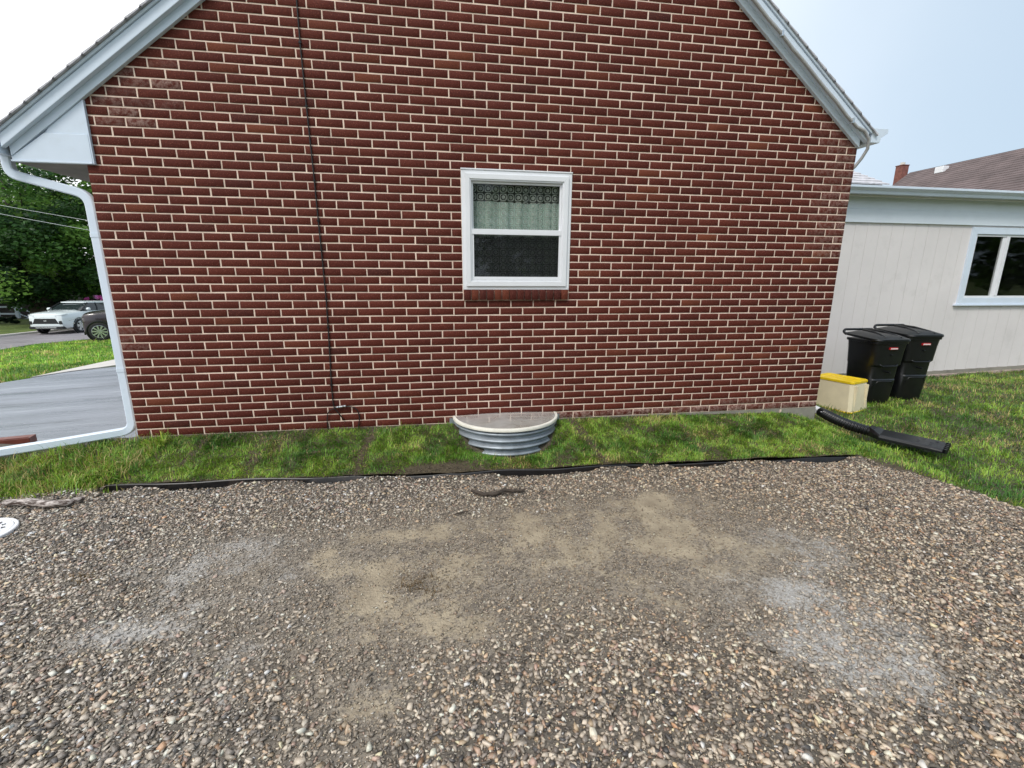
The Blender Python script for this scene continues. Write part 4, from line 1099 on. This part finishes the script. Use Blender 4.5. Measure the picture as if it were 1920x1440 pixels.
# gutter running along x
mb = MB(); h, w_, zt, yb = .098, .12, 2.528, 1.758
P = [(0, 0), (w_ * .55, 0), (w_ * .62, h * .35), (w_, h * .72), (w_, h), (w_ - .012, h), (w_ - .012, h * .75), (w_ * .55, h * .38), (w_ * .5, .006), (.006, .006), (.006, h), (0, h)]
mb.prism([(yb - p[0], zt - h + p[1]) for p in P], X0 + .2, X1, 'x'); wpart(mb, "gutter", M_white, bevel=.002)
# roofs: steeper shingled part next to the brick house, very low slope beyond
mb = MB(); p1 = .47; n = 22
for k in range(n):
    ya, yb_ = 1.70 + k * .12, 1.70 + (k + 1) * .12 + .003; za, zb = 2.55 + p1 * (ya - 1.70), 2.55 + p1 * (yb_ - 1.70)
    mb.add([(X0, ya, za), (8.60, ya, za), (8.60, yb_, zb), (X0, yb_, zb), (X0, ya, za + .018), (8.60, ya, za + .018), (8.60, yb_, zb + .004), (X0, yb_, zb + .004)], [(4, 5, 6, 7), (0, 1, 5, 4), (1, 2, 6, 5), (0, 3, 2, 1)])
mb.add([(X0, 4.34, 3.79), (8.6, 4.34, 3.79), (8.6, 7.4, 2.4), (X0, 7.4, 2.4)], [(0, 1, 2, 3)])
mb.prism([(1.80, 2.45), (1.80, 2.58), (4.34, 3.76), (4.34, 2.45)], 8.55, 8.595, 'x')
wpart(mb, "roof", M_roofedge)
mb = MB(); mb.add([(8.62, 1.70, 2.542), (X1, 1.70, 2.542), (X1, 6, 2.62), (8.62, 6, 2.62), (8.62, 1.70, 2.51), (X1, 1.70, 2.51), (X1, 6, 2.55), (8.62, 6, 2.55)], [(0, 1, 2, 3), (4, 7, 6, 5), (0, 4, 5, 1), (1, 5, 6, 2), (2, 6, 7, 3), (3, 7, 4, 0)])
wpart(mb, "flat_roof", M_roofedge)
mb = MB(); mb.tube([(8.50, 2.60, 2.95), (8.50, 2.60, 3.20)], [.03, .022], 8); wpart(mb, "vent_pipe", M_conduit, smooth='auto')
# slider window
mb = MB()
frame(mb, wx0 - .045, wz0 - .01, wx1, wz1 + .06, .095, WY - .022, WY + .05); mb.box(wx0 - .09, WY - .045, wz0 - .032, wx1 + .04, WY + .03, wz0 - .011)
sw_ = wpart(mb, "window", M_white, bevel=.003)
mb = MB(); ix0, ix1, iz0, iz1 = wx0 + .052, wx1 - .097, wz0 + .087, wz1 - .037
frame(mb, ix0, iz0, ix1, iz1, .030, WY - .004, WY + .035); mb.box(11.02, WY - .010, iz0 + .031, 11.075, WY + .032, iz1 - .031); mb.box(10.965, WY + .005, iz0 + .031, 11.018, WY + .034, iz1 - .031)
mb.build("sash", M_whitew, sw_, bevel=.002)
mb = MB(); mb.box(ix0 + .02, WY + .012, iz0 + .02, ix1 - .02, WY + .016, iz1 - .02); mb.build("pane", M_pane, sw_)
mb = MB(); mb.add([(wx0 - .2, WY + .06, .7), (wx1 + .2, WY + .06, .7), (wx1 + .2, WY + 1.6, .7), (wx0 - .2, WY + 1.6, .7), (wx0 - .2, WY + .06, 2.2), (wx1 + .2, WY + .06, 2.2), (wx1 + .2, WY + 1.6, 2.2), (wx0 - .2, WY + 1.6, 2.2)], [(0, 1, 2, 3), (4, 7, 6, 5), (2, 6, 7, 3), (1, 5, 6, 2), (0, 3, 7, 4)])
wpart(mb, "room_shell", M_darkin)

# ------------------------------------------------------------------ neighbour with the brown roof
nb = thing("neighbour_house", "neighbouring house with a broad brown shingle roof beyond the side building", "house", (24.6, 8, 0)); inv = Matrix.Translation((-24.6, -8, 0))
def npart(mb, name, mat, **kw):
    o = mb.build(name, mat, nb, **kw); o.matrix_parent_inverse = inv; return o
mb = MB(); mb.prism([(20.3, -.4), (28.9, -.4), (28.9, 2.9), (24.6, 5.85), (20.3, 2.9)], 2.3, 15.7, 'y'); npart(mb, "wall", M_siding)
M_brr = simple("brown_shingle_rows", (0.125, 0.095, 0.093), 0.85, 0.3, 1.6, bump=0.3, bscale=120)
mb = MB(); n = 34
for sgn in (-1, 1):
    for k in range(n):
        a, b_ = k / n, (k + 1) / n + .002
        xa, xb = 24.6 + sgn * 4.9 * (1 - a), 24.6 + sgn * 4.9 * (1 - b_); za, zb = 2.55 + 3.55 * a, 2.55 + 3.55 * b_
        mb.add([(xa, 2, za), (xa, 16, za), (xb, 16, zb), (xb, 2, zb), (xa, 2, za + .03), (xa, 16, za + .03), (xb, 16, zb + .008), (xb, 2, zb + .008)], [(4, 5, 6, 7), (0, 1, 5, 4), (1, 2, 6, 5), (0, 4, 7, 3)])
npart(mb, "roof", M_brr)
mb = MB(); mb.box(24.58, 16.4, -.3, 24.94, 16.75, 6.52); mb.box(24.56, 16.38, 6.522, 24.96, 16.77, 6.56); npart(mb, "chimney", M_brick2, bevel=.01)
mb = MB(); mb.tube([(24.76, 16.58, 6.565), (24.76, 16.58, 6.68)], .10, 10); npart(mb, "chimney_pot", M_cream, smooth='auto')
mb = MB(); mb.box(24.02, 14.0, 5.72, 24.32, 14.36, 5.98); npart(mb, "roof_vent", M_whitew, bevel=.02)

# ------------------------------------------------------------------ trees, shrubs
def leaves_cloud(centres, radii, per, size, cols, seed):
    r = np.random.default_rng(seed); P = []; Cc = []
    for (c, rad, n) in zip(centres, radii, per):
        u = r.normal(size=(n, 3)); u /= np.linalg.norm(u, axis=1)[:, None]
        q = u * (r.random((n, 1)) ** .4) * rad * np.array([1, 1, .75]) + c
        P.append(q); tone = cols[r.integers(0, len(cols))] * r.uniform(.6, 1.4, (n, 1)); Cc.append(tone)
    P = np.concatenate(P); Cc = np.concatenate(Cc); n = len(P)
    a = r.normal(size=(n, 3)); a /= np.linalg.norm(a, axis=1)[:, None]; a[:, 2] *= .5
    b_ = np.cross(a, r.normal(size=(n, 3))); b_ /= np.linalg.norm(b_, axis=1)[:, None] + 1e-9
    s = size * r.uniform(.6, 1.3, (n, 1))
    V = np.stack([P - a * s, P + b_ * s * .5, P + a * s, P - b_ * s * .5], 1)
    return V.reshape(-1, 3), np.arange(n * 4).reshape(-1, 4), np.repeat(Cc, 4, 0)
GREENS = [np.array(c) for c in ([.05, .12, .03], [.085, .19, .035], [.13, .27, .045], [.20, .36, .07], [.035, .085, .03])]
def tree(name, x, y, h, crown_r, crown_z, label, seed, leaf=.16, clumps=90, per=330, trunk_r=.35, cols=GREENS, trunks=1, group="trees across the street"):
    z = float(far_z(x, y)); t = thing(name, label, "tree", (x, y, z), 0, group)
    r = np.random.default_rng(seed); mb = MB()
    for k in range(trunks):
        ox = (k - (trunks - 1) / 2) * trunk_r * 1.5
        mb.tube([(ox, 0, -.2), (ox * 1.1 + .08, .05, h * .15), (ox * 1.8 - .05, 0, h * .32), (ox * 2.4, .1, h * .6), (ox * 2.6, .1, h * .85)], [trunk_r * 1.35, trunk_r, trunk_r * .8, trunk_r * .45, trunk_r * .12], 10)
    cen = []; rad = []
    for _ in range(clumps):
        u = r.normal(size=3); u /= np.linalg.norm(u); q = u * (r.random() ** .45)
        c = np.array([q[0] * crown_r, q[1] * crown_r, crown_z + q[2] * (h - crown_z)])
        if c[2] < 1.6: c[2] = 1.6 + r.random() * 1.2
        cen.append(c); rad.append(r.uniform(.16, .32) * crown_r)
    for c in cen[:14]:
        b0 = Vector((0, 0, h * r.uniform(.2, .45))); mb.tube([b0, b0.lerp(Vector(c), .5) + Vector((0, 0, .2)), Vector(c)], [trunk_r * .3, trunk_r * .17, .02], 6)
    mb.build("trunk", M_bark, t, smooth=True)
    V, q, cc_ = leaves_cloud(cen, rad, [per] * clumps, leaf, cols, seed + 1)
    np_mesh("crown", V, q, None, M_leaf, cc_, t)
    return t
# the row across the street
tree("maple_tree", -24.6, 33.2, 11.4, 5.0, 6.0, "large dense dark green tree with dark trunks directly behind the white car", 5, clumps=130, per=330, trunk_r=.36, trunks=2)
tree("maple_tree", -33.0, 31.5, 10.8, 5.0, 6.2, "broad dark green tree above the white porch railing", 6, clumps=110, per=300, trunk_r=.35)
tree("maple_tree", -20.5, 36.5, 12.0, 5.0, 6.0, "tall lighter green tree with the downspout crossing in front of it", 8, clumps=110, per=300, trunk_r=.35)
tree("maple_tree", -33.0, 40.0, 12.6, 5.4, 6.5, "tall pale leafed tree peeking above the tree over the porch", 9, clumps=80, per=230, cols=GREENS[2:4])
tree("maple_tree", -14.0, 44.0, 13.0, 5.4, 6.5, "dark tree hidden mostly by the brick house front", 10, clumps=80, per=230)
for k, (tx_, ty_, th_) in enumerate(((-9, -27, 11), (0.5, -30, 12), (10, -29, 11), (19, -24, 11.5), (29, -21, 12), (39, -15, 12))):
    tree("maple_tree", tx_, ty_, th_, 5.2, 5.4, "tree standing behind the viewer, seen only as a dark reflection in the window panes", 40 + k, leaf=.30, clumps=60, per=110, group="trees reflected in the window panes")
tree("distant_tree", 33.5, 34.0, 8.6, 2.6, 6.2, "small yellow green treetop showing above the grey shingle roof", 12, clumps=40, per=200, cols=GREENS[2:4], group=None)
def shrub(name, x, y, rx, h, label, cols, seed, leaf=.07, n=26, per=170, z=None, group=None, flower=None):
    z = float(far_z(x, y)) if z is None else z; t = thing(name, label, "shrub", (x, y, z), 0, group); r = np.random.default_rng(seed)
    cen = [np.array([r.uniform(-1, 1) * rx, r.uniform(-.6, .6) * rx * .7, r.uniform(.15, .85) * h]) for _ in range(n)]
    V, q, c_ = leaves_cloud(cen, [h * .3] * n, [per] * n, leaf, cols, seed)
    np_mesh("foliage", V, q, None, M_leaf, c_, t)
    if flower is not None:
        cen = [np.array([r.uniform(-1, 1) * rx, r.uniform(-.7, .2) * rx, r.uniform(.55, 1.0) * h]) for _ in range(40)]
        V, q, c_ = leaves_cloud(cen, [.16] * 40, [70] * 40, .06, flower, seed + 2); np_mesh("blossom", V, q, None, M_leaf, c_, t)
    mb = MB(); mb.tube([(0, 0, -.1), (0, 0, h * .5)], [.05, .03], 6); mb.build("stem", M_bark, t)
    return t
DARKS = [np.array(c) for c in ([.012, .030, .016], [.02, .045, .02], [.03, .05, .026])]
PINK = [np.array(c) for c in ([.85, .20, .60], [.92, .42, .78], [.75, .14, .50])]
shrub("flowering_shrub", -19.9, 32.4, 1.0, 1.9, "shrub covered in pink blossom behind the white car's roof", DARKS, 3, flower=PINK)
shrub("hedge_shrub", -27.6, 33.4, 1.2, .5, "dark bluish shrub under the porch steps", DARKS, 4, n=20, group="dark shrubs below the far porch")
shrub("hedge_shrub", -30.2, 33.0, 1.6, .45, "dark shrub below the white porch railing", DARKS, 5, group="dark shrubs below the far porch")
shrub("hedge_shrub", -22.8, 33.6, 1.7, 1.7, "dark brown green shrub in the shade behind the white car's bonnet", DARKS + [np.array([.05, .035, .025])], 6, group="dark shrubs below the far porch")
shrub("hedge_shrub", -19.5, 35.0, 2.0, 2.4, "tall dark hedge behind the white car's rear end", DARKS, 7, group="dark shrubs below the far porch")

# ------------------------------------------------------------------ porch house across the street
ph = thing("porch_house", "grey house with a white railed porch in the shade of the trees", "house", (-32.5, 40, -2.55))
mb = MB(); mb.box(-4.5, 0, -.3, 4.5, 6, 3.0); mb.build("wall", simple("dark_siding", (.10, .085, .085), .8, .2, 3), ph)  # plain dark brownish wall colour
mb = MB(); mb.prism([(-5, 3.0), (5, 3.0), (0, 5.2)], -.4, 6.4, 'y'); mb.build("roof", M_brr, ph)
mb = MB(); mb.box(-4.6, -2.2, 2.55, 3.0, 0, 2.8); mb.box(-4.6, -2.28, 2.72, 3.1, -2.2, 2.88); mb.build("porch_roof", M_white, ph)
mb = MB(); mb.box(-4.5, -2.1, -.2, 2.9, 0, .45); mb.build("porch_floor", M_concrete, ph)
for xx in (-4.4, -2.0, .4, 2.8):
    mb = MB(); mb.box(xx - .08, -2.1, .45, xx + .08, -1.94, 2.55); mb.build("porch_post", M_white, ph)
mb = MB()
for zz in (.72, 1.25): mb.box(-4.3, -2.06, zz, 2.7, -1.98, zz + .13)
for k in range(7): mb.box(-4.3 + k * 1.15, -2.05, .45, -4.18 + k * 1.15, -1.99, 1.36)
mb.build("railing", M_white, ph)
mb = MB()
for k in range(4): mb.box(3.0 + k * .3, -2.0, -.2, 3.3 + k * .3, -.8, .38 - k * .14)
build_split(mb, "step", M_frieze, ph)
mb = MB(); mb.tube([(2.95, -2.05, 1.3), (4.2, -2.05, .6)], .045, 6); mb.tube([(2.95, -2.05, .75), (4.2, -2.05, .1)], .045, 6); mb.tube([(4.2, -2.05, -.2), (4.2, -2.05, .65)], .05, 6); build_split(mb, "stair_rail", M_white, ph)
mb = MB(); mb.box(-1.2, -.02, 1.0, .0, .02, 2.2); mb.build("window", M_carglass, ph)
gh = thing("gabled_shed", "white gable end glimpsed beneath the tree branches behind the white car", "shed", (-33.0, 47.5, -2.6))
mb = MB(); mb.box(-1.3, 0, -.2, 1.3, 2.5, 1.9); mb.prism([(-1.3, 1.9), (1.3, 1.9), (1.3, 2.7)], 0, 2.5, 'y'); mb.build("wall", M_whitew, gh)
mb = MB(); mb.prism([(-1.6, 1.93), (1.5, 2.90), (1.5, 3.0), (-1.6, 2.03)], -.2, 2.7, 'y'); mb.build("roof", M_brr, gh)

# ------------------------------------------------------------------ overhead wires
for k, (a, b_, lab) in enumerate((((-21.37, 19.43, 5.30), (-6.9, 16.1, 2.75), "upper of two thin pale overhead wires crossing in front of the trees"), ((-21.5, 19.5, 5.05), (-6.5, 15.8, 2.30), "lower of two thin pale overhead wires crossing in front of the trees"))):
    A, B = Vector(a), Vector(b_); d_ = (B - A); mb = MB()
    pts = [A + d_ * t + Vector((0, 0, .5 * (t * t - t))) for t in np.linspace(-.5, 1.6, 26)]
    mb.tube(pts, .007, 5); o = mb.build("overhead_wire", M_wire, smooth=True); tag(o, lab, "wire", "overhead wires")

# ------------------------------------------------------------------ cars
def make_car(name, label, loc, heading, pitch, body_mat, dark_clad, sc=1.0, nose=1.0):
    t = thing(name, label, "car", loc); t.rotation_euler = (0, pitch, heading); t.scale = (sc, sc, sc)
    st_ = [(2.42, .66, .36, .92, 1.00), (2.38, .80, .30, .98, 1.06), (2.22, .90, .26, 1.03, 1.11), (1.9, .945, .25, 1.07, 1.15), (1.4, .955, .25, 1.10, 1.20), (.95, .955, .25, 1.13, 1.24), (.3, .95, .25, 1.14, 1.20), (-.6, .95, .25, 1.17, 1.22), (-1.5, .955, .26, 1.23, 1.28), (-2.0, .94, .30, 1.25, 1.32), (-2.3, .88, .36, 1.22, 1.28), (-2.42, .78, .45, 1.1, 1.18)]
    rings = []
    for x, w, zb, zs, zt_ in st_:
        R_ = [(x, 0, zb), (x, w * .86, zb), (x, w * .97, zb + .08), (x, w, zb + .28), (x, w * .985, (zb + zs) * .5 + .12), (x, w * .995, zs - .08), (x, w * .93, zs + .02), (x, w * .55, zt_), (x, 0, zt_ + .01)]
        R_ += [(p[0], -p[1], p[2]) for p in R_[-2:0:-1]]
        rings.append(R_)
    mb = MB(); mb.loft(rings); mb.build("body", body_mat, t, smooth='auto', angle=38)
    # greenhouse
    def oval(xf, xr, wf, wr, z, n=6):
        P = [(xf, wf * k / 3, z) for k in (-2.4, -1, 1, 2.4)] + [(xf - .12, wf, z), ((xf + xr) * .5, (wf + wr) * .5 + .03, z), (xr + .15, wr, z), (xr, wr * .8, z)]
        P += [(xr, -wr * .8, z), (xr + .15, -wr, z), ((xf + xr) * .5, -(wf + wr) * .5 - .03, z), (xf - .12, -wf, z)]
        return P
    mb = MB(); mb.loft([oval(1.15, -2.25, .85, .82, 1.15), oval(.80, -2.12, .81, .78, 1.36), oval(.30, -1.85, .70, .68, 1.64)]); mb.build("window_glass", M_carglass, t, smooth='auto', angle=40)
    mb = MB(); mb.loft([oval(.38, -2.10, .725, .71, 1.615), oval(.36, -2.05, .715, .70, 1.67), oval(.05, -1.7, .55, .55, 1.725)]); mb.build("roof", body_mat, t, smooth='auto')
    mb = MB()
    for s_ in (-1, 1):
        ap = MB(); ap.tube([(1.10, s_ * .84, 1.16), (.76, s_ * .81, 1.38), (.32, s_ * .715, 1.635)], .024, 6); ap.build("windscreen_pillar", M_black, t, smooth=True)
        mb.tube([(-1.55, s_ * .85, 1.22), (-1.85, s_ * .80, 1.40), (-1.95, s_ * .71, 1.63)], .10, 6)
    build_split(mb, "pillar", body_mat, t, smooth=True)
    mb = MB()
    for s_ in (-1, 1): mb.tube([(-.15, s_ * .868, 1.17), (-.22, s_ * .81, 1.42), (-.25, s_ * .72, 1.63)], .03, 6)
    build_split(mb, "door_pillar", M_black, t)
    clad = M_black
    mb = MB()
    for s_ in (-1, 1): mb.box(-1.1, s_ * .90 - .06, .22, 1.1, s_ * .90 + .06, .38)
    mb.box(2.2, -.82, .24, 2.44, .82, .38); mb.box(-2.44, -.8, .28, -2.2, .8, .5); build_split(mb, "lower_cladding", clad, t, bevel=.02)
    for s_ in (-1, 1):
        mb = MB()
        for xc in (1.42, -1.42):
            mb.loft([[(xc + math.cos(a) * r, s_ * yy, .37 + math.sin(a) * r) for a in np.linspace(0, 2 * PI, 33)[:-1]] for r, yy in ((.455, .90), (.455, .965), (.44, .972), (.405, .966), (.40, .93))])
        build_split(mb, "wheel_arch", clad, t, smooth='auto')
        mb = MB(); P = [(2.41, s_ * .50, .93), (2.35, s_ * .80, .95), (2.15, s_ * .93, 1.0), (2.15, s_ * .93, 1.035), (2.35, s_ * .80, .995), (2.41, s_ * .50, .965)]
        Q = [(p[0] + .03, p[1] + s_ * .012, p[2]) for p in P]; mb.loft([P, Q]); mb.build("headlight", M_lamp, t)
        mb = MB(); mb.prism([(s_ * .64, .50), (s_ * .80, .50), (s_ * .76, .68), (s_ * .64, .66)], 2.34, 2.425, 'x'); mb.build("fog_lamp", M_black, t)
        mb = MB(); mb.loft([[(.72 + .10 * math.cos(a) * k, s_ * (.90 + yy), 1.27 + .085 * math.sin(a) * k) for a in np.linspace(0, 2 * PI, 13)[:-1]] for k, yy in ((.5, 0), (1, .06), (1, .16), (.6, .19))]); mb.build("mirror", body_mat, t, smooth=True)
        mb = MB(); mb.box(.30, s_ * .955, .93, .48, s_ * .975, .96); mb.box(-.62, s_ * .955, .95, -.44, s_ * .975, .98); build_split(mb, "door_handle", body_mat, t)
    mb = MB(); mb.prism([(-.64, .52), (.64, .52), (.50, .80), (-.50, .80)], 2.36, 2.432, 'x'); g = mb.build("grille", M_black, t, bevel=.01)
    mb = MB(); mb.box(2.425, -.07, .66, 2.44, .07, .70); mb.box(2.41, -.6, .84, 2.426, .6, .85); mb.build("grille_trim", M_cargrey, g)
    mb = MB(); mb.box(2.40, -.5, .30, 2.45, .5, .335); mb.build("skid_plate", M_cargrey, t)
    for xc in (1.42, -1.42):
        for s_ in (-1, 1):
            wh = bpy.data.objects.new("wheel", None); link(wh, t); wh.location = (xc, s_ * .985, .37)
            mb = MB(); mb.loft([[(math.cos(a) * r, s_ * yy, math.sin(a) * r) for a in np.linspace(0, 2 * PI, 37)[:-1]] for r, yy in ((.24, -.2), (.35, -.2), (.37, -.17), (.37, -.02), (.355, .0), (.265, .004), (.262, -.03), (.05, -.035))]); mb.build("tyre", M_tyre, wh, smooth='auto')
            mb = MB(); mb.loft([[(math.cos(a) * r, s_ * yy, math.sin(a) * r) for a in np.linspace(0, 2 * PI, 37)[:-1]] for r, yy in ((.266, -.02), (.268, .008), (.255, .010), (.243, -.01))], True, False)
            ns = 5 if not dark_clad else 10
            for k in range(ns):
                a0 = 2 * PI * k / ns + .1; w0, w1 = (.05, .075) if ns == 5 else (.018, .034)
                ca, sa_ = math.cos(a0), math.sin(a0)
                P = [(ca * .03 - sa_ * w0, sa_ * .03 + ca * w0), (ca * .03 + sa_ * w0, sa_ * .03 - ca * w0), (ca * .25 + sa_ * w1, sa_ * .25 - ca * w1), (ca * .25 - sa_ * w1, sa_ * .25 + ca * w1)]
                mb.prism(P, s_ * -.022, s_ * .006, 'y')
            mb.tube([(0, s_ * -.02, 0), (0, s_ * .012, 0)], .055, 12); mb.build("rim", M_cargrey, wh, smooth='auto')
    if nose != 1.0:
        for ch in t.children:
            if ch.type == 'MESH' and not ch.name.startswith('wheel'):
                for v in ch.data.vertices:
                    if v.co.x > 1.80: v.co.x = 1.80 + (v.co.x - 1.80) * nose
    return t
def cz(x, y): return float(z_left(x, y)) + .03
make_car("parked_car", "white crossover parked facing the viewer at the far kerb under the trees", (-18.15, 26.9, cz(-18.15, 26.9)), math.radians(-92), math.radians(-2.5), M_carwhite, False)
dh = math.radians(200)
_wx, _wy = -11.50, 17.86
make_car("parked_car", "dark maroon crossover with silver multi spoke wheels, half hidden behind the downspout", (_wx - 1.42 * math.cos(dh) + .97 * math.sin(dh) * 1, _wy - 1.42 * math.sin(dh) - .97 * math.cos(dh) * 1, cz(-11.5, 17.9)), dh, 0, M_cardark, True, 1.0, .27)
